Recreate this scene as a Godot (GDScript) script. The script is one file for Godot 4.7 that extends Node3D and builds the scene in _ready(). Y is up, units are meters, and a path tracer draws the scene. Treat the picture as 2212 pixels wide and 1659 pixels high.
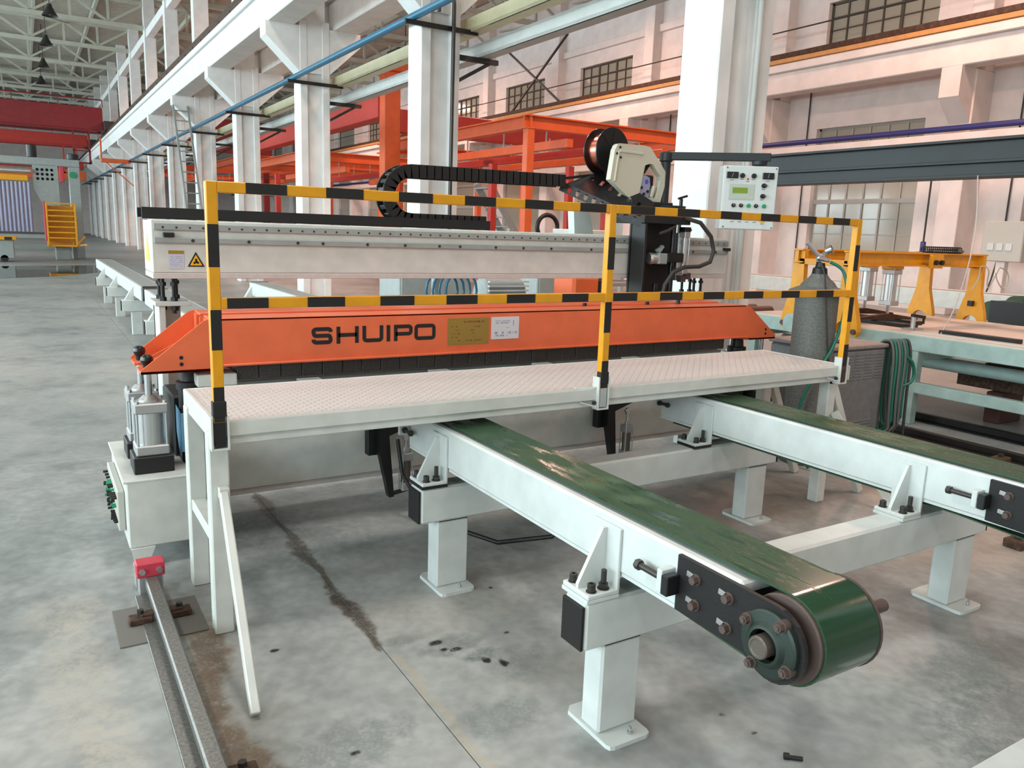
extends Node3D

# ---------------------------------------------------------------- mesh builder
class MB:
	var v := PackedVector3Array()
	var n := PackedVector3Array()
	var u := PackedVector2Array()
	func tri(a: Vector3, b: Vector3, c: Vector3) -> void:
		var k := (b - a).cross(c - a).normalized()
		v.append(a); v.append(c); v.append(b)
		n.append(k); n.append(k); n.append(k)
		u.append(Vector2.ZERO); u.append(Vector2.ZERO); u.append(Vector2.ZERO)
	func quad(a: Vector3, b: Vector3, c: Vector3, d: Vector3) -> void:
		tri(a, b, c); tri(a, c, d)
	func out(a: Vector3, b: Vector3, c: Vector3, d: Vector3, m: Vector3) -> void:
		if (b - a).cross(c - a).dot((a + c) * 0.5 - m) < 0.0:
			quad(d, c, b, a)
		else:
			quad(a, b, c, d)
	func out3(a: Vector3, b: Vector3, c: Vector3, m: Vector3) -> void:
		if (b - a).cross(c - a).dot((a + b + c) / 3.0 - m) < 0.0:
			tri(a, c, b)
		else:
			tri(a, b, c)
	func quv(a: Vector3, b: Vector3, c: Vector3, d: Vector3, ua: Vector2, ub: Vector2, uc: Vector2, ud: Vector2) -> void:
		quad(a, b, c, d)
		var s := u.size() - 6
		u[s] = ua; u[s + 1] = uc; u[s + 2] = ub
		u[s + 3] = ua; u[s + 4] = ud; u[s + 5] = uc
	func quad_x(x: float, y0: float, y1: float, z0: float, z1: float) -> MB:
		quad(Vector3(x, y0, z1), Vector3(x, y0, z0), Vector3(x, y1, z0), Vector3(x, y1, z1))
		return self
	func quad_down(p: Vector3, h: float) -> MB:
		quad(p + Vector3(-h, 0.01, -h), p + Vector3(h, 0.01, -h), p + Vector3(h, 0.01, h), p + Vector3(-h, 0.01, h))
		return self
	# box between two corners, with an optional chamfer
	func box(a: Vector3, b: Vector3, c := 0.0, xf := Transform3D.IDENTITY) -> MB:
		var lo := Vector3(minf(a.x, b.x), minf(a.y, b.y), minf(a.z, b.z))
		var hi := Vector3(maxf(a.x, b.x), maxf(a.y, b.y), maxf(a.z, b.z))
		var m := (lo + hi) * 0.5
		var h := (hi - lo) * 0.5
		c = minf(c, minf(h.x, minf(h.y, h.z)) * 0.45)
		var mm := xf * m
		for ax in 3:
			var b1 := (ax + 1) % 3
			var b2 := (ax + 2) % 3
			for s in [-1.0, 1.0]:
				var q := []
				for t in [[-1.0, -1.0], [1.0, -1.0], [1.0, 1.0], [-1.0, 1.0]]:
					var p := Vector3.ZERO
					p[ax] = s * h[ax]
					p[b1] = t[0] * (h[b1] - c)
					p[b2] = t[1] * (h[b2] - c)
					q.append(xf * (m + p))
				out(q[0], q[1], q[2], q[3], mm)
			if c > 0.0:
				for s1 in [-1.0, 1.0]:
					for s2 in [-1.0, 1.0]:
						var e := []
						for t in [[0, -1.0], [0, 1.0], [1, 1.0], [1, -1.0]]:
							var p := Vector3.ZERO
							p[ax] = t[1] * (h[ax] - c)
							p[b1] = s1 * (h[b1] - (c if t[0] == 1 else 0.0))
							p[b2] = s2 * (h[b2] - (c if t[0] == 0 else 0.0))
							e.append(xf * (m + p))
						out(e[0], e[1], e[2], e[3], mm)
		if c > 0.0:
			for sx in [-1.0, 1.0]:
				for sy in [-1.0, 1.0]:
					for sz in [-1.0, 1.0]:
						var p1 := Vector3(sx * h.x, sy * (h.y - c), sz * (h.z - c))
						var p2 := Vector3(sx * (h.x - c), sy * h.y, sz * (h.z - c))
						var p3 := Vector3(sx * (h.x - c), sy * (h.y - c), sz * h.z)
						out3(xf * (m + p1), xf * (m + p2), xf * (m + p3), mm)
		return self
	# a rectangular bar from p to q, w wide and h high
	func bar(p: Vector3, q: Vector3, w: float, h: float, c := 0.0, up := Vector3.UP) -> MB:
		var d := (q - p).normalized()
		if absf(d.dot(up)) > 0.99:
			up = Vector3.BACK
		var sx := d.cross(up).normalized()
		var sy := sx.cross(d).normalized()
		var xf := Transform3D(Basis(sx, sy, -d), (p + q) * 0.5)
		var l := p.distance_to(q) * 0.5
		return box(Vector3(-w * 0.5, -h * 0.5, -l), Vector3(w * 0.5, h * 0.5, l), c, xf)
	func frame(d: Vector3) -> Array:
		var up := Vector3.UP if absf(d.y) < 0.9 else Vector3.RIGHT
		var a := d.cross(up).normalized()
		return [a, d.cross(a).normalized()]
	# points (along, radius) turned round the axis p + d * along
	func lathe(p: Vector3, d: Vector3, prof: Array, seg := 20, flat := false) -> MB:
		d = d.normalized()
		var f := frame(d)
		for i in prof.size() - 1:
			var h0: float = prof[i][0]
			var r0: float = prof[i][1]
			var h1: float = prof[i + 1][0]
			var r1: float = prof[i + 1][1]
			for k in seg:
				var a0 := TAU * k / seg
				var a1 := TAU * (k + 1) / seg
				var e0: Vector3 = f[0] * cos(a0) + f[1] * sin(a0)
				var e1: Vector3 = f[0] * cos(a1) + f[1] * sin(a1)
				var sl := Vector2(r0 - r1, h1 - h0).normalized()
				var n0: Vector3 = (e0 * sl.y + d * sl.x).normalized()
				var n1: Vector3 = (e1 * sl.y + d * sl.x).normalized()
				if flat:
					n0 = (n0 + n1).normalized()
					n1 = n0
				var A := p + d * h0 + e0 * r0
				var B := p + d * h0 + e1 * r0
				var Cc := p + d * h1 + e1 * r1
				var D := p + d * h1 + e0 * r1
				if r0 > 0.0:
					v.append(A); v.append(Cc); v.append(B)
					n.append(n0); n.append(n1); n.append(n1)
					for z in 3:
						u.append(Vector2.ZERO)
				if r1 > 0.0:
					v.append(A); v.append(D); v.append(Cc)
					n.append(n0); n.append(n0); n.append(n1)
					for z in 3:
						u.append(Vector2.ZERO)
		return self
	func cyl(p: Vector3, q: Vector3, r: float, seg := 16, ch := 0.0) -> MB:
		var l := p.distance_to(q)
		if ch > 0.0:
			return lathe(p, q - p, [[0, 0.0], [0, r - ch], [ch, r], [l - ch, r], [l, r - ch], [l, 0.0]], seg)
		return lathe(p, q - p, [[0, 0.0], [0, r], [l, r], [l, 0.0]], seg)
	func hexa(p: Vector3, q: Vector3, r: float) -> MB:
		var l := p.distance_to(q)
		return lathe(p, q - p, [[0, 0.0], [0, r], [l, r], [l, 0.0]], 6, true)
	func tube(pts: Array, r: float, seg := 8) -> MB:
		var last := []
		var m := pts.size()
		var fr := []
		for i in m:
			var d: Vector3 = ((pts[mini(i + 1, m - 1)] as Vector3) - (pts[maxi(i - 1, 0)] as Vector3)).normalized()
			if fr.is_empty():
				fr = frame(d)
			else:
				var a: Vector3 = fr[0]
				a = (a - d * a.dot(d)).normalized()
				fr = [a, d.cross(a).normalized()]
			var ring := []
			for k in seg:
				var an := TAU * k / seg
				ring.append((fr[0] as Vector3) * cos(an) + (fr[1] as Vector3) * sin(an))
			if not last.is_empty():
				var p0: Vector3 = pts[i - 1]
				var p1: Vector3 = pts[i]
				for k in seg:
					var k1 := (k + 1) % seg
					var a0: Vector3 = last[k]
					var a1: Vector3 = last[k1]
					var b0: Vector3 = ring[k]
					var b1: Vector3 = ring[k1]
					v.append_array(PackedVector3Array([p0 + a0 * r, p1 + b1 * r, p0 + a1 * r, p0 + a0 * r, p1 + b0 * r, p1 + b1 * r]))
					n.append_array(PackedVector3Array([a0, b1, a1, a0, b0, b1]))
					for z in 6:
						u.append(Vector2.ZERO)
			last = ring
		lathe(pts[m - 1], (pts[m - 1] as Vector3) - (pts[m - 2] as Vector3), [[0, r], [0.0001, 0.0]], seg)
		lathe(pts[0], (pts[0] as Vector3) - (pts[1] as Vector3), [[0, r], [0.0001, 0.0]], seg)
		return self
	# a flat polygon (with holes) in the plane o + x*ux + y*uy, pushed out by d
	func prism(poly: Array, o: Vector3, ux: Vector3, uy: Vector3, d: Vector3, holes := []) -> MB:
		var pts := PackedVector2Array(poly)
		if Geometry2D.is_polygon_clockwise(pts):
			pts.reverse()
		var loops := [pts]
		var merged := pts
		for hh in holes:
			var hp := PackedVector2Array(hh)
			if not Geometry2D.is_polygon_clockwise(hp):
				hp.reverse()
			loops.append(hp)
			var bi := 0
			var bj := 0
			var bd := 1e9
			for i in merged.size():
				for j in hp.size():
					var dd := merged[i].distance_squared_to(hp[j])
					if dd < bd:
						bd = dd; bi = i; bj = j
			var mm := PackedVector2Array()
			for i in bi + 1:
				mm.append(merged[i])
			for j in hp.size() + 1:
				mm.append(hp[(bj + j) % hp.size()])
			for i in range(bi, merged.size()):
				mm.append(merged[i])
			merged = mm
		var idx := Geometry2D.triangulate_polygon(merged)
		var nn := ux.cross(uy)
		var front := nn.dot(d) > 0.0
		for k in range(0, idx.size(), 3):
			var t := []
			for j in 3:
				var q := merged[idx[k + j]]
				t.append(o + ux * q.x + uy * q.y)
			var a: Vector3 = t[0]
			var b: Vector3 = t[1]
			var c: Vector3 = t[2]
			if ((b - a).cross(c - a)).dot(d) < 0.0:
				var s := b
				b = c
				c = s
			tri(a + d, b + d, c + d)
			tri(a, c, b)
		for lp in loops:
			var m: int = lp.size()
			for i in m:
				var q0: Vector2 = lp[i]
				var q1: Vector2 = lp[(i + 1) % m]
				var a := o + ux * q0.x + uy * q0.y
				var b := o + ux * q1.x + uy * q1.y
				if front:
					quad(a, b, b + d, a + d)
				else:
					quad(b, a, a + d, b + d)
		return self
	func mesh(shift := Vector3.ZERO) -> ArrayMesh:
		var w := v.duplicate()
		if shift != Vector3.ZERO:
			for i in w.size():
				w[i] -= shift
		var arr := []
		arr.resize(Mesh.ARRAY_MAX)
		arr[Mesh.ARRAY_VERTEX] = w
		arr[Mesh.ARRAY_NORMAL] = n
		arr[Mesh.ARRAY_TEX_UV] = u
		var am := ArrayMesh.new()
		am.add_surface_from_arrays(Mesh.PRIMITIVE_TRIANGLES, arr)
		return am

# ---------------------------------------------------------------- scene helpers
var M := {}
var used := {}

func V(x: float, y: float, z: float) -> Vector3:
	return Vector3(x, y, z)

func numbered(parent: Node, called: String) -> String:
	var key := "%d/%s" % [parent.get_instance_id(), called]
	var k: int = used.get(key, 0)
	used[key] = k + 1
	return called if k == 0 else "%s_%03d" % [called, k]

func base_of(o: Node) -> Vector3:
	var p := Vector3.ZERO
	while o is Node3D and o != self:
		p += (o as Node3D).position
		o = o.get_parent()
	return p

func thing(called: String, label: String, category: String, at := Vector3.ZERO, group := "") -> Node3D:
	var o := Node3D.new()
	o.name = numbered(self, called)
	add_child(o)
	o.position = at
	o.set_meta("label", label)
	o.set_meta("category", category)
	if group:
		o.set_meta("group", group)
	return o

func part(parent: Node3D, called: String, mb: MB, m: Material, label := "") -> MeshInstance3D:
	var o := MeshInstance3D.new()
	o.name = numbered(parent, called)
	o.mesh = mb.mesh(base_of(parent))
	o.material_override = m
	parent.add_child(o)
	if label:
		o.set_meta("label", label)
	return o

func again(parent: Node3D, src: MeshInstance3D, by: Vector3) -> MeshInstance3D:
	var o := MeshInstance3D.new()
	o.name = numbered(parent, String(src.name).split("_0")[0])
	o.mesh = src.mesh
	o.material_override = src.material_override
	o.position = src.position + by
	parent.add_child(o)
	return o

func solo(called: String, label: String, category: String, mb: MB, m: Material, at := Vector3.ZERO, group := "") -> MeshInstance3D:
	var o := part(self, called, mb, m)
	if at != Vector3.ZERO:
		o.mesh = mb.mesh(at)
		o.position = at
	o.set_meta("label", label)
	o.set_meta("category", category)
	if group:
		o.set_meta("group", group)
	return o

func struct(called: String, label: String, mb: MB, m: Material) -> MeshInstance3D:
	var o := part(self, called, mb, m, label)
	o.set_meta("kind", "structure")
	o.set_meta("category", called.split("_")[0])
	return o

func copy(src: Node3D, by: Vector3, label: String) -> Node3D:
	var c: Node3D = src.duplicate()
	var nm := String(src.name)
	if nm.length() > 4 and nm[nm.length() - 4] == "_" and nm.right(3).is_valid_int():
		nm = nm.left(nm.length() - 4)
	c.name = numbered(self, nm)
	add_child(c)
	c.position = src.position + by
	c.set_meta("label", label)
	return c

func mat(key: String, c: Color, rough := 0.5, metal := 0.0, tex: Texture2D = null, scale := 1.0) -> StandardMaterial3D:
	var m := StandardMaterial3D.new()
	m.resource_name = key
	m.albedo_color = c
	m.roughness = rough
	m.metallic = metal
	if tex:
		m.albedo_texture = tex
		m.uv1_triplanar = true
		m.uv1_world_triplanar = true
		m.uv1_scale = Vector3.ONE * scale
	M[key] = m
	return m

func noise(freq: float, octaves := 4, sd := 1, type := FastNoiseLite.TYPE_SIMPLEX_SMOOTH) -> FastNoiseLite:
	var f := FastNoiseLite.new()
	f.seed = sd
	f.noise_type = type
	f.frequency = freq
	f.fractal_octaves = octaves
	return f

func tone(a: float, b: float, freq: float, sd: int, tint := Color.WHITE, octaves := 5) -> NoiseTexture2D:
	var t := NoiseTexture2D.new()
	t.width = 512
	t.height = 512
	t.seamless = true
	t.noise = noise(freq, octaves, sd)
	var g := Gradient.new()
	g.set_color(0, Color(a, a, a) * tint)
	g.set_color(1, Color(b, b, b))
	t.color_ramp = g
	return t

func paint(w: int, h: int, bg: Color) -> Image:
	var im := Image.create(w, h, false, Image.FORMAT_RGB8)
	im.fill(bg)
	return im

# the concrete of the floor in world metres: broad cloudy stains, scuffs, specks
func floor_image(x0: float, z0: float, w: int, h: int, ppm: float, fine := 1.0) -> ImageTexture:
	var layers := []
	for L in [[0.16, 4, 11], [0.7, 5, 12], [3.2, 5, 13], [14.0, 3, 14]]:
		var f := noise(L[0] / ppm, L[1], L[2])
		f.offset = Vector3(x0 * ppm, z0 * ppm, 0)
		layers.append(f.get_image(w, h, false, false, false).get_data())
	var a: PackedByteArray = layers[0]
	var b: PackedByteArray = layers[1]
	var c: PackedByteArray = layers[2]
	var d: PackedByteArray = layers[3]
	var px := PackedByteArray()
	px.resize(w * h * 3)
	for i in w * h:
		var big := (a[i] - 127.0) / 127.0
		var mid := (b[i] - 127.0) / 127.0
		var sml := (c[i] - 127.0) / 127.0
		var grn := (d[i] - 127.0) / 127.0
		var l := 147.0 + 16.0 * big + 20.0 * mid * fine + 18.0 * sml * fine + 15.0 * grn * fine
		l -= 15.0 * fine * clampf((-0.12 - mid - sml * 0.6) * 1.8, 0.0, 1.0)
		var warm := clampf(big * 0.7 + mid * 0.5, -1.0, 1.0)
		px[i * 3] = int(clampf(l - 2.0 + 4.0 * warm, 0, 255))
		px[i * 3 + 1] = int(clampf(l + 1.0 - 1.0 * warm, 0, 255))
		px[i * 3 + 2] = int(clampf(l - 1.0 - 5.0 * warm, 0, 255))
	var im := Image.create_from_data(w, h, false, Image.FORMAT_RGB8, px)
	return ImageTexture.create_from_image(im)

# dirt marks of the photograph, laid into the near floor picture where they lie
func floor_marks(tex: ImageTexture, x0: float, z0: float, ppm: float) -> ImageTexture:
	var im := tex.get_image()
	var rough := noise(0.9, 3, 31)
	var fine := noise(0.09, 4, 32)
	var marks := []
	# [x, z, radius x, radius z, colour, strength]
	for k in 46:                                       # grime along the slab joint
		var t := k / 45.0
		marks.append([1.095 + 0.012 * sin(t * 23.0), lerpf(-4.75, -2.75, t), 0.035 + 0.02 * sin(t * 17.0), 0.07, Color(0.27, 0.24, 0.2), 0.75])
	for k in 16:                                       # paler filler in the rest of the joint
		var t := k / 15.0
		marks.append([1.12 + 0.01 * sin(t * 19.0), lerpf(-2.6, -1.6, t), 0.028, 0.05, Color(0.68, 0.63, 0.55), 0.6])
	for k in 40:                                       # brown dust beside the sunk rail
		var t := k / 39.0
		marks.append([0.455 + 0.05 * sin(t * 11.0), lerpf(-3.3, -1.6, t), 0.09, 0.09, Color(0.42, 0.35, 0.28), 0.55])
	for s in [[1.35, -2.62, 0.16, 0.09, 0.5], [1.42, -2.5, 0.09, 0.05, 0.7], [1.2, -2.74, 0.1, 0.05, 0.5], [0.78, -2.2, 0.26, 0.16, 0.42], [0.62, -1.95, 0.2, 0.1, 0.35], [1.05, -1.75, 0.22, 0.14, 0.4], [1.28, -2.1, 0.2, 0.12, 0.4], [1.55, -2.35, 0.18, 0.15, 0.35], [1.1, -3.9, 0.4, 0.3, 0.4], [0.9, -4.2, 0.3, 0.25, 0.5], [0.85, -4.35, 0.45, 0.16, 0.5], [2.5, -2.75, 0.5, 0.2, 0.3], [2.9, -1.25, 0.5, 0.22, 0.5], [3.2, -1.5, 0.5, 0.2, 0.42], [2.55, -1.05, 0.4, 0.2, 0.4], [-0.2, -2.2, 0.35, 0.4, 0.35], [-0.4, -3.4, 0.4, 0.6, 0.3], [-0.9, -5.0, 0.7, 0.6, 0.3], [-0.1, -4.6, 0.3, 0.5, 0.25]]:
		marks.append([s[0], s[1], s[2], s[3], Color(0.36, 0.39, 0.38), s[4]])
	for s in [[3.9, -3.3, 0.7, 0.5, 0.4], [4.6, -2.3, 0.9, 0.5, 0.35], [3.2, -3.2, 0.5, 0.3, 0.35], [2.5, -4.0, 0.6, 0.4, 0.3], [5.2, -3.0, 0.8, 0.6, 0.35]]:
		marks.append([s[0], s[1], s[2], s[3], Color(0.66, 0.53, 0.44), s[4]])
	for s in [[0.05, -3.0, 0.14, 0.7, 0.55], [0.12, -2.3, 0.13, 0.5, 0.5], [0.02, -3.6, 0.2, 0.25, 0.45], [1.75, -2.25, 0.3, 0.2, 0.3], [1.5, -2.9, 0.5, 0.3, 0.25]]:
		marks.append([s[0], s[1], s[2], s[3], Color(0.69, 0.66, 0.61), s[4]])
	for s in [[1.3, -2.66, 0.035, 0.02], [1.35, -2.58, 0.03, 0.02], [1.31, -2.6, 0.02, 0.015], [1.42, -2.45, 0.02, 0.03], [1.47, -2.4, 0.018, 0.03], [0.72, -2.9, 0.02, 0.012], [0.78, -2.16, 0.022, 0.012], [1.98, -1.75, 0.012, 0.01], [2.0, -1.62, 0.01, 0.008], [1.6, -2.6, 0.012, 0.009], [1.75, -3.0, 0.012, 0.01]]:
		marks.append([s[0], s[1], s[2], s[3], Color(0.1, 0.1, 0.1), 1.6])
	for m in marks:
		var cx: float = (m[0] - x0) * ppm
		var cz: float = (m[1] - z0) * ppm
		var rx: float = m[2] * ppm
		var rz: float = m[3] * ppm
		for j in range(maxi(0, int(cz - rz * 1.4)), mini(im.get_height(), int(cz + rz * 1.4) + 1)):
			for i in range(maxi(0, int(cx - rx * 1.4)), mini(im.get_width(), int(cx + rx * 1.4) + 1)):
				var q := Vector2((i - cx) / rx, (j - cz) / rz).length()
				q += 0.4 * fine.get_noise_2d(i, j)
				var s := clampf((1.0 - q) * 2.2, 0.0, 1.0) * float(m[5])
				s *= clampf(0.75 + 0.9 * rough.get_noise_2d(i, j) + 0.5 * fine.get_noise_2d(j, i), 0.0, 1.0)
				if s > 0.01:
					im.set_pixel(i, j, im.get_pixel(i, j).lerp(m[4], minf(s, 0.95)))
	return ImageTexture.create_from_image(im)

# ---------------------------------------------------------------- camera and light
const COL_Z := -5.36          # first column of the row, the others every 5.95 m behind it
const BAY := 5.95

func set_up() -> void:
	var cam := Camera3D.new()
	cam.name = "camera"
	cam.transform = Transform3D(Basis(V(0.85584, 0.034356, 0.516098), V(0.069133, 0.981241, -0.179963), V(-0.512599, 0.189699, 0.83741)), V(0, 1.65, 0))
	cam.fov = 2.0 * rad_to_deg(atan(829.5 / 1707.77))
	cam.near = 0.05
	cam.far = 300.0
	add_child(cam)
	cam.current = true
	var we := WorldEnvironment.new()
	we.name = "world"
	var e := Environment.new()
	e.background_mode = Environment.BG_SKY
	var sky := Sky.new()
	var ps := ProceduralSkyMaterial.new()
	ps.sky_top_color = Color(0.52, 0.56, 0.6)
	ps.sky_horizon_color = Color(0.68, 0.69, 0.7)
	ps.ground_bottom_color = Color(0.3, 0.3, 0.3)
	ps.ground_horizon_color = Color(0.6, 0.6, 0.6)
	sky.sky_material = ps
	e.sky = sky
	e.ambient_light_source = Environment.AMBIENT_SOURCE_DISABLED
	e.tonemap_mode = Environment.TONE_MAPPER_LINEAR
	e.tonemap_exposure = 0.94
	e.sdfgi_enabled = true
	e.ssao_enabled = true
	e.ssil_enabled = true
	we.environment = e
	add_child(we)
	# daylight through the tall frosted windows of the far side wall of the main hall
	for k in 7:
		side_window(k, 6.0 - BAY * 2.0 * k, Color(0.89, 0.97, 1.0), 190.0)
	# unlit cone lamps over the main hall, warm panel lamps over the side bay
	for k in 7:
		cone_lamp(V(1.36, 9.2, -18.4 - 6.3 * k), k)
	for k in 5:
		for x in [8.6, 15.4]:
			panel_lamp(V(x, 9.4, 2.0 - 12.5 * k), Color(1.0, 0.80, 0.72), 48.0, "square warm panel lamp hanging under the side bay roof", "side bay lamps")
	for k in 3:
		for x in [-4.0, 2.0]:
			panel_lamp(V(x, 9.4, 6.0 - 9.0 * k), Color(1.0, 0.975, 0.96), 22.0, "square white panel lamp over the near part of the main hall", "near hall lamps")

func side_window(k: int, z: float, c: Color, e: float) -> void:
	var fb := MB.new()
	for zz in [-4.8, -2.4, 0.0, 2.4, 4.8]:
		fb.box(V(-16.95, 2.0, z + zz - 0.05), V(-16.86, 9.0, z + zz + 0.05))
	for yy in [2.0, 5.45, 8.9]:
		fb.box(V(-16.95, yy, z - 4.85), V(-16.86, yy + 0.1, z + 4.85))
	var w := struct("window_%d" % (k + 40), "tall frosted daylight window of the main hall", fb, M.winframe)
	for q in [-4.75, -2.35, 0.05, 2.45]:
		part(w, "pane", MB.new().quad_x(-16.89, 2.1, 8.9, z + q, z + q + 2.3), M.glow_cool)
	var l := AreaLight3D.new()
	l.name = "daylight"
	l.area_size = Vector2(9.5, 6.8)
	l.area_normalize_energy = true
	l.light_color = c
	l.light_energy = e
	l.area_range = 90.0
	l.shadow_enabled = true
	l.position = V(-16.8, 5.5, z)
	l.rotation_degrees = V(0, -90, 0)
	add_child(l, true)

func cone_lamp(p: Vector3, k: int) -> void:
	var nth: String = ["first", "second", "third", "fourth", "fifth", "sixth", "seventh", "eighth"][k]
	var t := thing("high_bay_lamp", "dark unlit cone lamp hanging under the main hall roof, %s from the viewer" % nth, "lamp", p, "main hall lamps")
	part(t, "lamp_shade", MB.new().lathe(p, Vector3.UP, [[-0.02, 0.27], [-0.02, 0.285], [0.2, 0.16], [0.34, 0.09], [0.42, 0.08], [0.42, 0.0]], 16), M.lampgrey)
	part(t, "stem", MB.new().cyl(p + V(0, 0.4, 0), p + V(0, 2.07, 0), 0.015, 8), M.darkmetal)
	part(t, "bulb", MB.new().lathe(p, Vector3.UP, [[0.02, 0.0], [0.03, 0.05], [0.1, 0.06], [0.3, 0.05]], 12), M.box_grey)

func panel_lamp(p: Vector3, c: Color, e: float, label: String, group: String) -> void:
	var t := thing("panel_lamp", label, "lamp", p, group)
	part(t, "housing", MB.new().box(p + V(-0.64, 0.02, -0.64), p + V(0.64, 0.14, 0.64), 0.02), M.lampgrey)
	part(t, "stem", MB.new().cyl(p + V(0, 0.1, 0), p + V(0, 1.86, 0), 0.02, 8), M.darkmetal)
	part(t, "diffuser", MB.new().quad_down(p, 0.6), M.glow_warm)
	var l := AreaLight3D.new()
	l.name = "light"
	l.area_size = Vector2(1.2, 1.2)
	l.area_normalize_energy = true
	l.light_color = c
	l.light_energy = e
	l.area_range = 60.0
	l.shadow_enabled = true
	l.position = V(0, -0.03, 0)
	l.rotation_degrees = V(-90, 0, 0)
	t.add_child(l)

func materials() -> void:
	var grime := tone(0.86, 1.0, 0.012, 3)
	var soft := tone(0.93, 1.0, 0.01, 4)
	var rusty := tone(0.55, 1.0, 0.02, 5, Color(1.0, 0.8, 0.62))
	var scratch := tone(0.7, 1.0, 0.05, 6)
	mat("white", Color(0.815, 0.825, 0.80), 0.42, 0.0, soft, 1.3)          # machine enamel
	mat("mint", Color(0.80, 0.822, 0.81), 0.4, 0.0, soft, 1.1)             # conveyor enamel
	mat("deck", Color(0.80, 0.77, 0.755), 0.5, 0.0, soft, 2.0)
	mat("greengrey", Color(0.66, 0.76, 0.735), 0.45, 0.0, grime, 0.8)      # pale green table
	mat("concrete", Color(0.885, 0.885, 0.875), 0.7, 0.0, soft, 0.4)       # whitewashed columns
	mat("wall", Color(0.885, 0.845, 0.825), 0.75, 0.0, soft, 0.3)
	mat("roof", Color(0.72, 0.70, 0.64), 0.8, 0.0, grime, 0.3)
	mat("truss", Color(0.72, 0.715, 0.66), 0.7, 0.0, soft, 0.4)
	mat("orange", Color(0.895, 0.42, 0.255), 0.36, 0.0, soft, 0.9)
	mat("frameorange", Color(0.85, 0.37, 0.16), 0.45, 0.0, soft, 0.5)
	mat("framered", Color(0.72, 0.20, 0.16), 0.5, 0.0, soft, 0.5)
	mat("cranered", Color(0.50, 0.07, 0.095), 0.55, 0.0, grime, 0.4)
	mat("yellow", Color(0.895, 0.615, 0.04), 0.4, 0.0, soft, 1.5)
	mat("black", Color(0.055, 0.055, 0.06), 0.5)
	mat("blackgloss", Color(0.06, 0.065, 0.07), 0.28)
	mat("chain", Color(0.05, 0.05, 0.052), 0.55)
	mat("stripe", Color(0.075, 0.075, 0.08), 0.55)
	mat("steelblack", Color(0.16, 0.155, 0.155), 0.45, 0.3, scratch, 4.0)  # blackened plate
	mat("finger", Color(0.33, 0.315, 0.30), 0.5, 0.5, scratch, 3.0)
	mat("boltdark", Color(0.26, 0.25, 0.24), 0.4, 0.6)
	mat("darkmetal", Color(0.22, 0.21, 0.20), 0.5, 0.4)
	mat("chrome", Color(0.82, 0.83, 0.84), 0.12, 1.0)
	mat("alu", Color(0.78, 0.79, 0.79), 0.32, 0.85)
	mat("aludull", Color(0.68, 0.68, 0.68), 0.45, 0.6)
	mat("railsteel", Color(0.53, 0.525, 0.505), 0.42, 0.5, scratch, 2.5)
	mat("rust", Color(0.37, 0.29, 0.245), 0.8, 0.1, rusty, 2.0)
	mat("pipebrown", Color(0.33, 0.21, 0.18), 0.6, 0.1)
	mat("bearing", Color(0.16, 0.22, 0.19), 0.5, 0.2, scratch, 6.0)
	mat("edgebrown", Color(0.33, 0.27, 0.25), 0.6, 0.2)
	mat("shaft", Color(0.45, 0.42, 0.39), 0.4, 0.7)
	mat("blue", Color(0.13, 0.37, 0.48), 0.4)
	mat("navy", Color(0.17, 0.18, 0.42), 0.4)
	mat("labelblue", Color(0.42, 0.62, 0.75), 0.4)
	mat("greenhose", Color(0.05, 0.40, 0.32), 0.4)
	mat("greyhose", Color(0.36, 0.37, 0.36), 0.55)
	mat("gascyl", Color(0.46, 0.47, 0.45), 0.6, 0.1, scratch, 2.0)
	mat("welder", Color(0.45, 0.47, 0.48), 0.45, 0.0, grime, 2.0)
	mat("weldertop", Color(0.55, 0.51, 0.49), 0.5, 0.0, grime, 2.0)
	mat("boom", Color(0.095, 0.125, 0.135), 0.5, 0.0, grime, 0.8)
	mat("cream", Color(0.74, 0.73, 0.66), 0.4)
	mat("copper", Color(0.80, 0.47, 0.40), 0.25, 1.0)
	mat("lavender", Color(0.55, 0.555, 0.66), 0.4)
	mat("violet", Color(0.30, 0.30, 0.66), 0.4)
	mat("panel", Color(0.76, 0.785, 0.775), 0.4)
	mat("keypad", Color(0.66, 0.70, 0.66), 0.5)
	mat("lcd", Color(0.44, 0.55, 0.16), 0.25)
	mat("green", Color(0.05, 0.55, 0.38), 0.3)
	mat("red", Color(0.75, 0.13, 0.1), 0.35)
	mat("warnyellow", Color(0.90, 0.68, 0.08), 0.4)
	mat("brass", Color(0.66, 0.53, 0.24), 0.35, 0.5)
	mat("ochre", Color(0.80, 0.57, 0.33), 0.6, 0.0, grime, 0.6)
	mat("railbrown", Color(0.34, 0.24, 0.17), 0.7, 0.1, rusty, 0.6)
	mat("greysteel", Color(0.60, 0.63, 0.62), 0.45, 0.1, soft, 1.0)
	mat("kbk", Color(0.72, 0.735, 0.72), 0.5, 0.0, soft, 0.5)
	mat("kbkyellow", Color(0.76, 0.735, 0.60), 0.5, 0.0, soft, 0.5)
	mat("box_grey", Color(0.70, 0.70, 0.665), 0.5)
	mat("lampgrey", Color(0.20, 0.20, 0.19), 0.5, 0.3)
	mat("cable", Color(0.20, 0.19, 0.18), 0.6)
	mat("wirewhite", Color(0.75, 0.74, 0.71), 0.5)
	mat("pinkred", Color(0.74, 0.22, 0.29), 0.5)
	mat("winframe", Color(0.60, 0.60, 0.575), 0.5)
	mat("wincol", Color(0.28, 0.25, 0.21), 0.6)
	mat("joint", Color(0.42, 0.41, 0.39), 0.9)
	mat("pallet", Color(0.82, 0.77, 0.725), 0.7)
	var g := mat("glass", Color(0.60, 0.585, 0.53), 0.13)                   # dusty window panes
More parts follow.
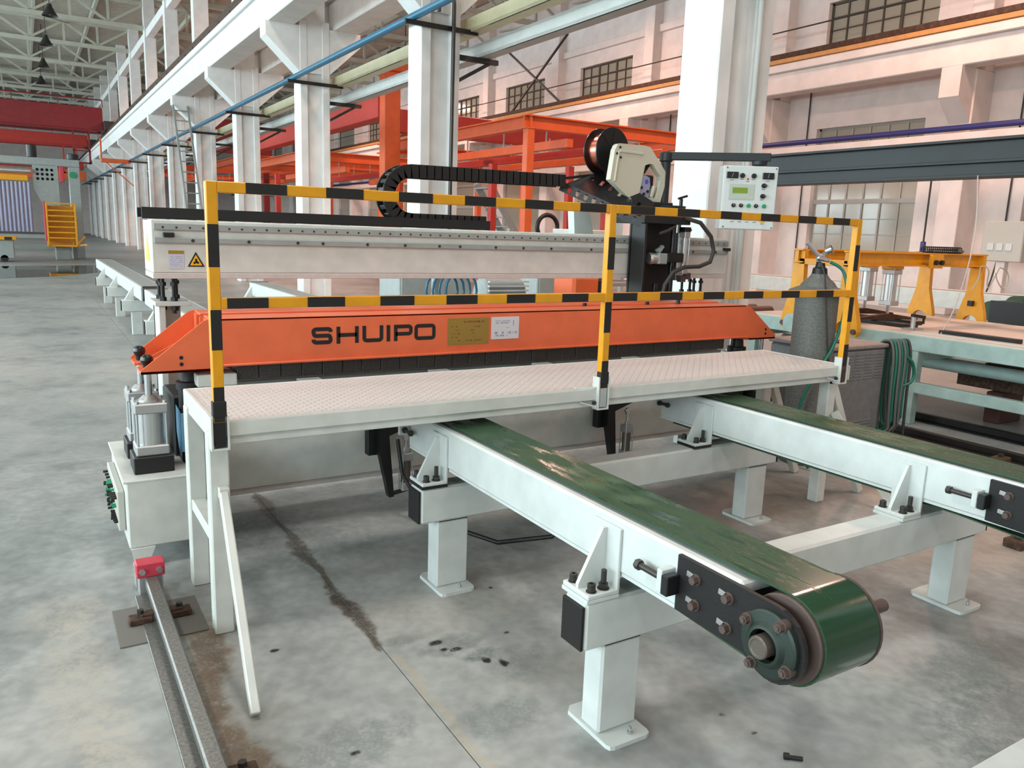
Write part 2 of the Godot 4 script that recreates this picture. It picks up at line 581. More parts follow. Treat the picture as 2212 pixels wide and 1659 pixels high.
	g.metallic_specular = 0.6
	# belt: dusty and scuffed on the long top run, wiped clean on the drum
	var bim := paint(96, 1024, Color(0.1, 0.25, 0.16))
	var rim := paint(96, 1024, Color(0.2, 0.2, 0.2))
	var bn := noise(0.02, 4, 51)
	var bf := noise(0.12, 3, 52)
	for j in 1024:
		var z := j / 1024.0
		for i in 96:
			var dust := clampf(0.55 + bn.get_noise_2d(i * 1.6, j * 0.8) * 1.3 + bf.get_noise_2d(i * 2.0, j * 2.0) * 0.35 - (1.0 if z > 0.44 + 0.05 * bn.get_noise_2d(i * 3.0, 5.0) and z < 0.62 else 0.0), 0.0, 1.0)
			var c := Color(0.095, 0.24, 0.155).lerp(Color(0.22, 0.33, 0.2), dust * 0.6)
			for q in [[0.235, 0.5, 0.012, 0.25], [0.268, 0.75, 0.013, 0.22], [0.272, 0.35, 0.015, 0.28], [0.305, 0.85, 0.01, 0.14], [0.312, 0.45, 0.014, 0.3]]:
				var dz: float = absf(z - q[0] - 0.018 * (i / 96.0 - q[1]) - 0.004 * bf.get_noise_2d(i * 2, 7)) / q[2]
				var du: float = absf(i / 96.0 - q[1]) / q[3]
				if dz < 1.0 and du < 1.0:
					var hatch := clampf(0.5 + 0.5 * sin(i * 2.1 + j * 0.3) + bf.get_noise_2d(i * 4, j * 4) * 1.2, 0.0, 1.0)
					c = c.lerp(Color(0.52, 0.58, 0.48), 0.55 * hatch * (1.0 - dz * dz) * (1.0 - du * du * du))
			bim.set_pixel(i, j, c)
			var rr := lerpf(0.15, 0.62, minf(1.0, dust * 1.6))
			rim.set_pixel(i, j, Color(rr, rr, rr))
	var b := mat("belt", Color.WHITE, 1.0)
	b.albedo_texture = ImageTexture.create_from_image(bim)
	b.roughness_texture = ImageTexture.create_from_image(rim)
	b.roughness_texture_channel = BaseMaterial3D.TEXTURE_CHANNEL_RED
	b.metallic_specular = 0.5
	mat("belt_worn", Color(0.40, 0.44, 0.36), 0.6, 0.0, scratch, 6.0)
	mat("belt_grey", Color(0.55, 0.56, 0.55), 0.5)
	for gl in [["glow_cool", Color(0.9, 0.98, 1.0)], ["glow_warm", Color(1.0, 0.86, 0.78)]]:
		var m := mat(gl[0], gl[1], 0.4)
		m.emission_enabled = true
		m.emission = gl[1]
		m.emission_energy_multiplier = 3.0
	var wtr := mat("water", Color(0.20, 0.21, 0.19), 0.03)
	wtr.metallic_specular = 0.55

# ---------------------------------------------------------------- the building
func slab(fl: Node3D, xa: float, xb: float, za: float, zb: float, m: Material, x0: float, z0: float, sx: float, sz: float) -> void:
	var g := 0.0018
	var b := MB.new()
	b.quv(V(xa + g, 0, zb - g), V(xb - g, 0, zb - g), V(xb - g, 0, za + g), V(xa + g, 0, za + g),
		Vector2((xa - x0) / sx, (zb - z0) / sz), Vector2((xb - x0) / sx, (zb - z0) / sz), Vector2((xb - x0) / sx, (za - z0) / sz), Vector2((xa - x0) / sx, (za - z0) / sz))
	var m2 := V((xa + xb) * 0.5, -0.1, (za + zb) * 0.5)
	var q := [V(xa + g, 0, za + g), V(xb - g, 0, za + g), V(xb - g, 0, zb - g), V(xa + g, 0, zb - g)]
	for i in 4:
		var a: Vector3 = q[i]
		var c: Vector3 = q[(i + 1) % 4]
		b.out(a, c, c - V(0, 0.03, 0), a - V(0, 0.03, 0), m2)
	part(fl, "slab", b, m)

func building() -> void:
	var fl := struct("floor", "grey stained concrete workshop floor", MB.new().box(V(-17, -0.3, -92), V(21, -0.012, 15)), M.joint)
	var ppm := 130.0
	var nt := floor_marks(floor_image(-4.9, -6.05, 1560, 910, ppm, 0.8), -4.9, -6.05, ppm)
	var near := mat("floor_near", Color.WHITE, 0.52)
	near.albedo_texture = nt
	var ft := floor_image(-16.9, -90.0, 630, 1575, 15.0, 0.4)
	var far := mat("floor_far", Color.WHITE, 0.42)
	far.albedo_texture = ft
	var mt := floor_image(-4.9, -27.0, 720, 1257, 60.0, 0.6)
	var mid := mat("floor_mid", Color.WHITE, 0.47)
	mid.albedo_texture = mt
	var xs := [-16.9, -10.9, -4.9, 1.1, 7.1, 13.1, 20.0]
	var zs := [14.9, 7.9, 0.95, -6.05, -13.05, -20.0, -27.0, -34.0, -41.0, -48.0, -55.0, -62.0, -69.0, -76.0, -83.0, -89.9]
	for i in xs.size() - 1:
		for j in zs.size() - 1:
			var xa: float = xs[i]
			var xb: float = xs[i + 1]
			var zb: float = zs[j]
			var za: float = zs[j + 1]
			if xa > -5.0 and xb < 7.2 and za > -6.1 and zb < 1.0:
				slab(fl, xa, xb, za, zb, near, -4.9, -6.05, 12.0, 7.0)
			elif xa > -5.0 and xb < 7.2 and za > -27.1 and zb < -6.0:
				slab(fl, xa, xb, za, zb, mid, -4.9, -27.0, 12.0, 20.95)
			else:
				slab(fl, xa, xb, za, zb, far, -16.9, -90.0, 42.0, 105.0)
	solo("water_puddle", "thin pool of water on the floor in front of the far grey machine", "puddle", MB.new().prism([Vector2(-5, -29.4), Vector2(-1.0, -30.0), Vector2(0.9, -30.6), Vector2(2.0, -31.0), Vector2(2.6, -29.6), Vector2(1.7, -26.8), Vector2(0.6, -25.2), Vector2(-0.6, -24.4), Vector2(-5, -23.6)], V(0, 0, 0), V(1, 0, 0), V(0, 0, 1), V(0, 0.004, 0)), M.water, V(0, 0, -27))
	# shell
	struct("wall_left", "far side wall of the main hall", MB.new().box(V(-17.3, 0, -92), V(-16.9, 12, 15)), M.wall)
	struct("wall_back", "end wall of the hall", MB.new().box(V(-17.3, 0, -90.3), V(21, 12, -89.9)), M.wall)
	struct("wall_front", "wall behind the viewer", MB.new().box(V(-17.3, 0, 14.9), V(21, 12, 15.3)), M.wall)
	struct("ceiling", "pale grey roof slabs over both bays", MB.new().box(V(-17.3, 11.3, -92), V(21, 11.7, 15.3)), M.roof)
	# right wall with openings for windows
	var WX := 19.8
	var wb := MB.new()
	wb.box(V(WX, 0, -92), V(WX + 0.4, 1.4, 15))
	wb.box(V(WX, 4.85, -92), V(WX + 0.4, 7.15, 15))
	wb.box(V(WX, 8.25, -92), V(WX + 0.4, 11.4, 15))
	var edges := [15.0]
	for k in 16:
		var c := COL_Z + BAY * 1.5 - BAY * k
		edges.append(c + 1.65)
		edges.append(c - 1.65)
	edges.append(-92.0)
	for i in range(0, edges.size(), 2):
		var zb: float = edges[i]
		var za: float = edges[i + 1]
		if zb > za:
			wb.box(V(WX, 1.4, za), V(WX + 0.4, 4.85, zb))
			wb.box(V(WX, 7.15, za), V(WX + 0.4, 8.25, zb))
	struct("wall_right", "pinkish white plastered side wall with windows in every bay", wb, M.wall)
	var wn := 1
	for k in 16:
		var c := COL_Z + BAY * 1.5 - BAY * k
		var w := struct("window_%d" % wn, "steel framed ground-floor window with dusty panes", MB.new().box(V(WX + 0.14, 1.4, c - 1.65), V(WX + 0.2, 1.46, c + 1.65)).box(V(WX + 0.14, 4.79, c - 1.65), V(WX + 0.2, 4.85, c + 1.65)).box(V(WX + 0.14, 1.4, c - 1.65), V(WX + 0.2, 4.85, c - 1.59)).box(V(WX + 0.14, 1.4, c + 1.59), V(WX + 0.2, 4.85, c + 1.65)).box(V(WX + 0.12, 2.74, c - 1.65), V(WX + 0.22, 2.86, c + 1.65)).box(V(WX + 0.12, 3.85, c - 1.65), V(WX + 0.22, 3.93, c + 1.65)), M.winframe)
		wn += 1
		if k >= 2 and k <= 4:
			for i in range(1, 6):
				var zz := c - 1.65 + 0.55 * i
				part(w, "glazing_bar", MB.new().box(V(WX + 0.13, 1.46, zz - 0.025), V(WX + 0.21, 4.8, zz + 0.025)), M.winframe)
			for i in 6:
				var z0 := c - 1.62 + 0.55 * i
				for yy in [[1.46, 1.88], [1.9, 2.3], [2.32, 2.74], [2.86, 3.34], [3.37, 3.85], [3.93, 4.36], [4.38, 4.8]]:
					part(w, "pane", MB.new().box(V(WX + 0.16, yy[0], z0), V(WX + 0.175, yy[1], z0 + 0.5)), M.glass)
				for yy in [1.89, 2.31, 3.355, 4.37]:
					part(w, "glazing_bar", MB.new().box(V(WX + 0.15, yy - 0.012, z0 - 0.02), V(WX + 0.19, yy + 0.012, z0 + 0.53)), M.winframe)
		else:
			part(w, "pane", MB.new().box(V(WX + 0.16, 1.46, c - 1.6), V(WX + 0.175, 4.8, c + 1.6)), M.glass)
		var hb := MB.new().box(V(WX + 0.13, 7.15, c - 1.65), V(WX + 0.2, 7.2, c + 1.65)).box(V(WX + 0.13, 8.2, c - 1.65), V(WX + 0.2, 8.25, c + 1.65)).box(V(WX + 0.13, 7.15, c - 1.65), V(WX + 0.2, 8.25, c - 1.58)).box(V(WX + 0.13, 7.15, c + 1.58), V(WX + 0.2, 8.25, c + 1.65))
		var hw := struct("window_%d" % wn, "low clerestory window with dark bars high on the wall", hb, M.wincol)
		wn += 1
		if k >= 1 and k <= 9:
			for i in range(1, 6):
				var zz := c - 1.65 + 0.55 * i
				part(hw, "glazing_bar", MB.new().box(V(WX + 0.12, 7.18, zz - (0.045 if i % 2 == 0 else 0.018)), V(WX + 0.2, 8.22, zz + (0.045 if i % 2 == 0 else 0.018))), M.wincol)
			for yy in [7.52, 7.86]:
				part(hw, "glazing_bar", MB.new().box(V(WX + 0.13, yy - 0.014, c - 1.6), V(WX + 0.19, yy + 0.014, c + 1.6)), M.wincol)
			for i in 6:
				for j in 3:
					part(hw, "pane", MB.new().box(V(WX + 0.16, 7.2 + 0.34 * j, c - 1.63 + 0.55 * i), V(WX + 0.175, 7.51 + 0.34 * j, c - 1.12 + 0.55 * i)), M.glass)
		else:
			part(hw, "pane", MB.new().box(V(WX + 0.16, 7.18, c - 1.6), V(WX + 0.175, 8.22, c + 1.6)), M.glass)
	# pilasters, corbels and the crane beam along the right wall
	for k in 15:
		var z := COL_Z + BAY - BAY * k
		var t := struct("trim_%d" % (k + 1), "plastered pilaster with crane corbel on the side wall", MB.new().box(V(WX - 0.75, 0, z - 0.28), V(WX + 0.05, 5.7, z + 0.28), 0.015), M.wall)
		part(t, "upper_pilaster", MB.new().box(V(WX - 0.4, 5.7, z - 0.25), V(WX + 0.05, 11.3, z + 0.25), 0.015), M.wall)
		part(t, "corbel", MB.new().prism([Vector2(0, 4.45), Vector2(-0.62, 5.05), Vector2(-0.62, 5.72), Vector2(0, 5.72)], V(WX - 0.7, 0, z - 0.24), V(1, 0, 0), V(0, 1, 0), V(0, 0, 0.48)), M.wall)
	struct("trim_20", "pinkish concrete crane beam along the side wall", MB.new().box(V(WX - 1.28, 5.72, -89), V(WX - 0.78, 6.28, 14), 0.02).box(V(WX - 1.4, 6.28, -89), V(WX - 0.68, 6.48, 14), 0.015), M.wall)
	solo("conductor_rail", "orange conductor bar running along the crane beam of the side wall", "rail", MB.new().box(V(WX - 1.43, 6.5, -88), V(WX - 1.33, 6.62, 13), 0.01), M.ochre, V(WX - 1.38, 6.5, -40))
	solo("crane_rail", "rust-brown crane rail on top of the side wall beam", "rail", MB.new().box(V(WX - 1.4, 6.63, -88), V(WX - 1.26, 6.77, 13), 0.01), M.railbrown, V(WX - 1.04, 6.5, -40))
	struct("trim_21", "plaster band under the side wall roof", MB.new().box(V(WX - 0.14, 8.75, -89), V(WX + 0.02, 9.0, 14), 0.01), M.wall)
	# column row
	var col := MB.new()
	var z := COL_Z
	var x0 := 5.05
	var x1 := 5.68
	# H-shaped shaft: two flanges and a recessed web
	col.box(V(x0, 0, z - 0.23), V(x0 + 0.16, 5.75, z + 0.23), 0.012)
	col.box(V(x1 - 0.16, 0, z - 0.23), V(x1, 5.75, z + 0.23), 0.012)
	col.box(V(x0 + 0.1, 0, z - 0.15), V(x1 - 0.1, 5.75, z + 0.15))
	var t0 := thing("concrete_column", "nearest white concrete column, right behind the hanging control panel", "column", V(5.36, 0, z), "columns of the middle row")
	part(t0, "shaft", col, M.concrete)
	var cb := MB.new().prism([Vector2(5.06, 4.72), Vector2(4.37, 5.36), Vector2(4.37, 5.62), Vector2(6.36, 5.62), Vector2(6.36, 5.36), Vector2(5.67, 4.72)], V(0, 0, z - 0.22), V(1, 0, 0), V(0, 1, 0), V(0, 0, 0.44))
	part(t0, "corbel", cb, M.concrete)
	part(t0, "upper_shaft", MB.new().box(V(5.12, 5.6, z - 0.2), V(5.6, 11.3, z + 0.2), 0.012), M.concrete)
	var ord := ["second", "third", "fourth", "fifth", "sixth", "seventh", "eighth", "ninth", "tenth", "eleventh", "twelfth", "thirteenth", "fourteenth", "fifteenth"]
	for k in 13:
		copy(t0, V(0, 0, -BAY * (k + 1)), "white concrete column, %s in the row counted from the control panel" % ord[k])
	copy(t0, V(0, 0, BAY), "white concrete column standing outside the picture beside the conveyors")
	# crane girders on the corbels
	for s in [["white concrete crane girder on the main hall side of the columns", 4.4, 4.98], ["white concrete crane girder on the side bay side of the columns", 5.75, 6.33]]:
		var xa: float = s[1]
		var xb: float = s[2]
		var gt := thing("crane_girder", s[0], "girder", V((xa + xb) * 0.5, 5.62, -40))
		part(gt, "beam_web", MB.new().box(V(xa + 0.02, 5.62, -88), V(xb - 0.02, 6.2, 13), 0.015), M.concrete)
		part(gt, "beam_flange", MB.new().box(V(xa - 0.05, 6.2, -88), V(xb + 0.05, 6.36, 13), 0.015), M.concrete)
		part(gt, "crane_rail", MB.new().box(V(xa - 0.03, 6.36, -88), V(xa + 0.08, 6.54, 13), 0.01), M.railbrown, "rusty brown rail")
		for k in 60:
			var zz := -1.0 - 1.2 * k
			part(gt, "rail_clip", MB.new().box(V(xa - 0.045, 6.36, zz - 0.05), V(xa + 0.16, 6.42, zz + 0.05)), M.railbrown)
	# tie beams between the upper columns
	for yy in [9.6]:
		solo("tie_beam", "white horizontal beam linking the upper columns at roof level", "beam", MB.new().box(V(5.2, yy, -88), V(5.5, yy + 0.34, 13), 0.01), M.concrete, V(5.35, yy, -40))
	solo("safety_wire", "thin dark hand wire strung along the upper columns", "wire", MB.new().cyl(V(5.02, 7.25, -88), V(5.02, 7.25, 5), 0.018, 6), M.darkmetal, V(5.02, 7.25, -40))
	# blue compressed-air pipe on brackets along the columns
	solo("air_pipe", "blue compressed-air pipe running along the white columns", "pipe", MB.new().cyl(V(4.93, 4.6, -88), V(4.93, 4.6, 5), 0.055, 12), M.blue, V(4.93, 4.6, -40))
	for k in 14:
		var zz := COL_Z - BAY * k + 0.26
		solo("pipe_bracket", "dark angle-iron bracket holding the blue pipe on %s" % ("the nearest column" if k == 0 else "the %s column of the row" % ord[k - 1]), "bracket", MB.new().box(V(4.78, 4.48, zz - 0.02), V(5.95, 4.545, zz + 0.03), 0.004), M.black, V(5.3, 4.5, zz), "pipe brackets")
	# light crane rails on the far side of the columns
	for s in [["cream slotted light crane rail behind the columns, upper one", 4.52, 5.82, "kbkyellow"], ["grey light crane rail behind the columns, lower one", 4.24, 6.1, "kbk"]]:
		var y: float = s[1]
		var x: float = s[2]
		var kt := thing("light_crane_rail", s[0], "rail", V(x, y, -40))
		part(kt, "profile", MB.new().box(V(x, y, -88), V(x + 0.22, y + 0.04, 5)).box(V(x, y, -88), V(x + 0.035, y + 0.2, 5), 0.004).box(V(x, y + 0.16, -88), V(x + 0.22, y + 0.2, 5)), M[s[3]])
	for k in 14:
		var zz := COL_Z - BAY * k
		solo("rail_hanger", "dark strut carrying the light crane rails on %s" % ("the nearest column" if k == 0 else "the %s column of the row" % ord[k - 1]), "bracket", MB.new().bar(V(5.66, 4.2, zz), V(6.45, 4.2, zz), 0.08, 0.07).bar(V(5.66, 3.8, zz), V(6.3, 4.17, zz), 0.05, 0.05), M.darkmetal, V(5.7, 4.2, zz), "rail hangers")
	# pipes on the near column
	solo("drop_pipe", "thin dark pipe looping down the second column", "pipe", MB.new().tube([V(5.28, 4.7, -10.98), V(5.28, 4.95, -10.98), V(5.34, 5.02, -10.98), V(5.62 - 0.12, 4.95, -10.98), V(5.52, 4.85, -10.98), V(5.5, 0.1, -10.98)], 0.03, 8), M.boltdark, V(5.5, 0.1, -10.98))
	solo("conduit", "grey conduit pipe running down the nearest column", "pipe", MB.new().cyl(V(5.47, 0.2, -5.1), V(5.47, 4.45, -5.1), 0.028, 10), M.kbk, V(5.47, 0.2, -5.1))
	# roof trusses
	var tr := thing("roof_truss", "", "truss", V(-5.5, 10.0, COL_Z), "main hall roof trusses")
	truss(tr, -16.9, 5.2, COL_Z)
	for k in 14:
		var lab := "white steel truss across the main hall roof above the %s column" % (["nearest"] + ord)[k]
		if k == 0:
			tr.set_meta("label", lab)
		else:
			copy(tr, V(0, 0, -BAY * k), lab)
	var t2 := thing("roof_truss", "", "truss", V(12.6, 10.0, COL_Z), "side bay roof trusses")
	truss(t2, 5.55, 19.8, COL_Z)
	for k in 12:
		var lab := "white steel truss across the side bay roof above the %s column" % (["nearest"] + ord)[k]
		if k == 0:
			t2.set_meta("label", lab)
		else:
			copy(t2, V(0, 0, -BAY * k), lab)
	var pn := ["first", "second", "third", "fourth", "fifth", "sixth", "seventh", "eighth", "ninth"]
	for i in 9:
		var x := 3.4 - 2.4 * i
		solo("purlin", "long pale purlin under the main hall roof, %s from the columns" % pn[i], "purlin", MB.new().box(V(x - 0.06, 11.05, -89), V(x + 0.06, 11.27, 14)), M.truss, V(x, 11.05, -40), "main hall purlins")
	for i in 5:
		var x := 7.4 + 2.6 * i
		solo("purlin", "long pale purlin under the side bay roof, %s from the columns" % pn[i], "purlin", MB.new().box(V(x - 0.06, 11.05, -89), V(x + 0.06, 11.27, 14)), M.truss, V(x, 11.05, -40), "side bay purlins")

func truss(t: Node3D, xa: float, xb: float, z: float) -> void:
	part(t, "bottom_chord", MB.new().box(V(xa, 9.9, z - 0.1), V(xb, 10.08, z + 0.1)), M.truss)
	part(t, "top_chord", MB.new().box(V(xa, 10.95, z - 0.1), V(xb, 11.08, z + 0.1)), M.truss)
	var m := int(round((xb - xa) / 1.5))
	for i in m:
		var p := lerpf(xa, xb, float(i) / m)
		var q := lerpf(xa, xb, float(i + 1) / m)
		part(t, "post", MB.new().bar(V(p, 10.05, z), V(p, 11.0, z), 0.1, 0.1), M.truss)
		part(t, "brace", MB.new().bar(V(p, 10.05, z), V(q, 11.0, z), 0.1, 0.1) if i % 2 == 0 else MB.new().bar(V(p, 11.0, z), V(q, 10.05, z), 0.1, 0.1), M.truss)
	for i in range(0, m, 3):
		var p := lerpf(xa, xb, float(i) / m)
		part(t, "sway_brace", MB.new().bar(V(p, 10.0, z), V(p + 1.6, 10.95, z - BAY), 0.07, 0.07), M.truss)

# ---------------------------------------------------------------- conveyors in front
func bolt(parent: Node3D, called: String, p: Vector3, d: Vector3, r: float, h: float, m: Material, stud := 0.0) -> void:
	var b := MB.new().cyl(p, p + d * 0.003, r * 1.35, 12).hexa(p + d * 0.003, p + d * (h + 0.003), r)
	if stud > 0.0:
		b.cyl(p + d * h, p + d * (h + stud), r * 0.6, 10)
	part(parent, called, b, m)

func screw(parent: Node3D, p: Vector3, r: float, h: float, stud := 0.0) -> void:
	var d := Vector3.UP
	var b := MB.new().cyl(p, p + d * 0.003, r * 1.3, 14)
	if stud > 0.0:
		b.hexa(p + d * 0.003, p + d * h, r).cyl(p + d * h, p + d * (h + stud), r * 0.62, 10, 0.002)
	else:
		b.lathe(p + d * 0.003, d, [[0, r], [h, r], [h + 0.001, r * 0.9], [h + 0.001, r * 0.5], [h - 0.008, r * 0.5], [h - 0.008, 0.0]], 14)
	part(parent, "screw", b, M.boltdark)

func conveyor(dx: float, label: String) -> void:
	var x := 1.55 + dx
	var t := thing("belt_conveyor", label, "conveyor", V(x + 0.13, 0.588, -2.4), "infeed belt conveyors")
	var bm := MB.new()
	bm.box(V(x, 0.588, -3.49), V(x + 0.036, 0.764, -1.335), 0.012)
	bm.box(V(x + 0.224, 0.588, -3.49), V(x + 0.26, 0.764, -1.335), 0.012)
	bm.box(V(x + 0.028, 0.73, -3.48), V(x + 0.232, 0.757, -1.335))
	bm.box(V(x + 0.005, 0.578, -3.49), V(x + 0.255, 0.59, -1.335))
	part(t, "beam", bm, M.mint)
	# belt loop round the two rollers
	var prof := []
	var cy := 0.653
	var cz := -1.215
	var r := 0.122
	prof.append(Vector2(-3.42, 0.775))
	prof.append(Vector2(-2.5, 0.775))
	for i in 21:
		var a := PI * 0.5 - PI * i / 20.0
		prof.append(Vector2(cz + r * cos(a), cy + r * sin(a)))
	prof.append(Vector2(-1.7, 0.556))
	prof.append(Vector2(-3.42, 0.556))
	var bl := MB.new()
	var xa := x + 0.042
	var xb := x + 0.252
	var run := 0.0
	for i in prof.size():
		var p: Vector2 = prof[i]
		var q: Vector2 = prof[(i + 1) % prof.size()]
		var e := (q - p).normalized()
		var nn := Vector2(-e.y, e.x)
		var nd := nn
		var nq := nn
		if i >= 1 and i <= 22:
			nd = (p - Vector2(cz, cy)).normalized() if i >= 2 else nn
			nq = (q - Vector2(cz, cy)).normalized() if i <= 21 else nn
		var s := bl.n.size()
		bl.quad(V(xa, p.y, p.x), V(xa, q.y, q.x), V(xb, q.y, q.x), V(xb, p.y, p.x))
		for k in 6:
			var vv := bl.v[s + k]
			var al: float = (run if absf(vv.z - p.x) + absf(vv.y - p.y) < 1e-5 else run + p.distance_to(q)) / 4.7
			bl.u[s + k] = Vector2((vv.x - xa) / (xb - xa), clampf(al, 0.0, 1.0))
			var use := nd if absf(vv.z - p.x) + absf(vv.y - p.y) < 1e-5 else nq
			bl.n[s + k] = V(0, use.y, use.x)
		run += p.distance_to(q)
		var pi := p - nn * 0.006
		var qi := q - nn * 0.006
		for xx in [xa, xb]:
			bl.out(V(xx, p.y, p.x), V(xx, q.y, q.x), V(xx, qi.y, qi.x), V(xx, pi.y, pi.x), V(x + 0.147, p.y, p.x))
	part(t, "belt", bl, M.belt, "glossy dark green belt")
	part(t, "roller", MB.new().cyl(V(xa - 0.012, cy, cz), V(xb + 0.012, cy, cz), 0.1155, 32, 0.004), M.edgebrown)
	part(t, "tail_roller", MB.new().cyl(V(xa, 0.668, -3.42), V(xb, 0.668, -3.42), 0.1, 24), M.edgebrown)
	for s in [[x - 0.014, x - 0.0005], [x + 0.2605, x + 0.274]]:
		var poly := [Vector2(-1.563, 0.758), Vector2(-1.563, 0.59), Vector2(-1.3, 0.583)]
		for i in 15:
			var a := -PI * 0.62 + PI * 1.12 * i / 14.0
			poly.append(Vector2(cz + 0.103 * cos(a), cy + 0.103 * sin(a)))
		part(t, "end_plate", MB.new().prism(poly, V(s[0], 0, 0), V(0, 0, 1), V(0, 1, 0), V(s[1] - s[0], 0, 0)), M.steelblack, "blackened steel tensioning plate")
	var o := V(x - 0.014, cy, cz)
	var L := V(-1, 0, 0)
	var be := part(t, "bearing", MB.new().lathe(o, L, [[0, 0.0], [0, 0.088], [0.012, 0.088], [0.016, 0.082], [0.02, 0.06], [0.03, 0.05], [0.032, 0.043], [0.012, 0.041]], 30), M.bearing, "dark green round flange bearing")
	part(be, "shaft", MB.new().lathe(o, L, [[0.01, 0.03], [0.048, 0.03], [0.052, 0.027], [0.052, 0.022], [0.05, 0.02], [0.05, 0.0]], 24), M.shaft, "worn grey shaft end")
	for k in 4:
		var a := PI * 0.25 + PI * 0.5 * k + 0.25
		var p := o + V(0, 0.078 * sin(a), 0.078 * cos(a))
		part(be, "bearing_bolt", MB.new().cyl(p, p + L * 0.02, 0.0165, 12).hexa(p + L * 0.02, p + L * 0.034, 0.0125).cyl(p + L * 0.034, p + L * 0.038, 0.007, 8), M.edgebrown)
	part(t, "roller_rim", MB.new().cyl(V(xb + 0.002, cy, cz), V(xb + 0.009, cy, cz), 0.1245, 34), M.edgebrown)
	part(t, "far_bolt", MB.new().cyl(V(x + 0.274, cy + 0.06, cz + 0.075), V(x + 0.325, cy + 0.06, cz + 0.075), 0.017, 12, 0.002), M.edgebrown)
	part(t, "shaft_stub", MB.new().cyl(V(x + 0.25, cy, cz), V(x + 0.33, cy, cz), 0.028, 18, 0.003).cyl(V(x + 0.274, cy, cz), V(x + 0.295, cy, cz), 0.085, 26, 0.004), M.edgebrown)
	for p in [[0.712, -1.493], [0.71, -1.371], [0.637, -1.49], [0.625, -1.369]]:
		var c := V(x - 0.014, p[0], p[1])
		part(t, "slot_washer", MB.new().bar(c + V(-0.001, 0.006, -0.03), c + V(-0.001, 0.001, 0.012), 0.004, 0.016, 0.001), M.alu)
		bolt(t, "slot_bolt", c + V(0, 0, 0.008), L, 0.0125, 0.017, M.edgebrown)
	# tensioning screw with its lugs
	part(t, "lug", MB.new().box(V(x - 0.052, 0.636, -1.607), V(x, 0.706, -1.585), 0.002), M.mint)
	part(t, "tension_bolt", MB.new().hexa(V(x - 0.034, 0.674, -1.715), V(x - 0.034, 0.674, -1.697), 0.0165).cyl(V(x - 0.034, 0.674, -1.7), V(x - 0.034, 0.674, -1.565), 0.0105, 12), M.boltdark)
	part(t, "tension_block", MB.new().box(V(x - 0.062, 0.64, -1.578), V(x - 0.012, 0.7, -1.55), 0.003).hexa(V(x - 0.034, 0.674, -1.592), V(x - 0.034, 0.674, -1.577), 0.016), M.black)
	part(t, "tail_lug", MB.new().box(V(x - 0.055, 0.65, -3.5), V(x + 0.0, 0.705, -3.478), 0.002), M.mint)
	part(t, "tail_bolt", MB.new().hexa(V(x - 0.03, 0.676, -3.478), V(x - 0.03, 0.676, -3.466), 0.016).cyl(V(x - 0.03, 0.676, -3.47), V(x - 0.03, 0.676, -3.4), 0.009, 10).hexa(V(x - 0.03, 0.676, -3.41), V(x - 0.03, 0.676, -3.395), 0.015), M.boltdark)
	# brackets on the two stands
	for zc in [-1.897, -3.127]:
		for sd in [-1.0, 1.0]:
			var xs: float = x if sd < 0 else x + 0.26
			var br := MB.new()
			br.box(V(xs, 0.53, zc - 0.07), V(xs + sd * 0.012, 0.738, zc + 0.07), 0.002)
			br.box(V(xs, 0.52, zc - 0.07), V(xs + sd * 0.125, 0.536, zc + 0.07), 0.003)
			br.prism([Vector2(0.012, 0.536), Vector2(0.118, 0.536), Vector2(0.118, 0.55), Vector2(0.028, 0.725), Vector2(0.012, 0.725)], V(xs, 0, zc - 0.008), V(sd, 0, 0), V(0, 1, 0), V(0, 0, 0.014))
			var bp := part(t, "bracket", br, M.mint)
			screw(bp, V(xs + sd * 0.1, 0.536, zc - 0.045), 0.0135, 0.024)
			screw(bp, V(xs + sd * 0.095, 0.536, zc + 0.045), 0.0135, 0.024)
			screw(bp, V(xs + sd * 0.045, 0.536, zc + 0.042), 0.0155, 0.02, 0.045)
			part(t, "spacer", MB.new().box(V(xs, 0.507, zc - 0.07), V(xs + sd * 0.128, 0.52, zc + 0.07), 0.001), M.black if zc < -3.0 else M.mint)

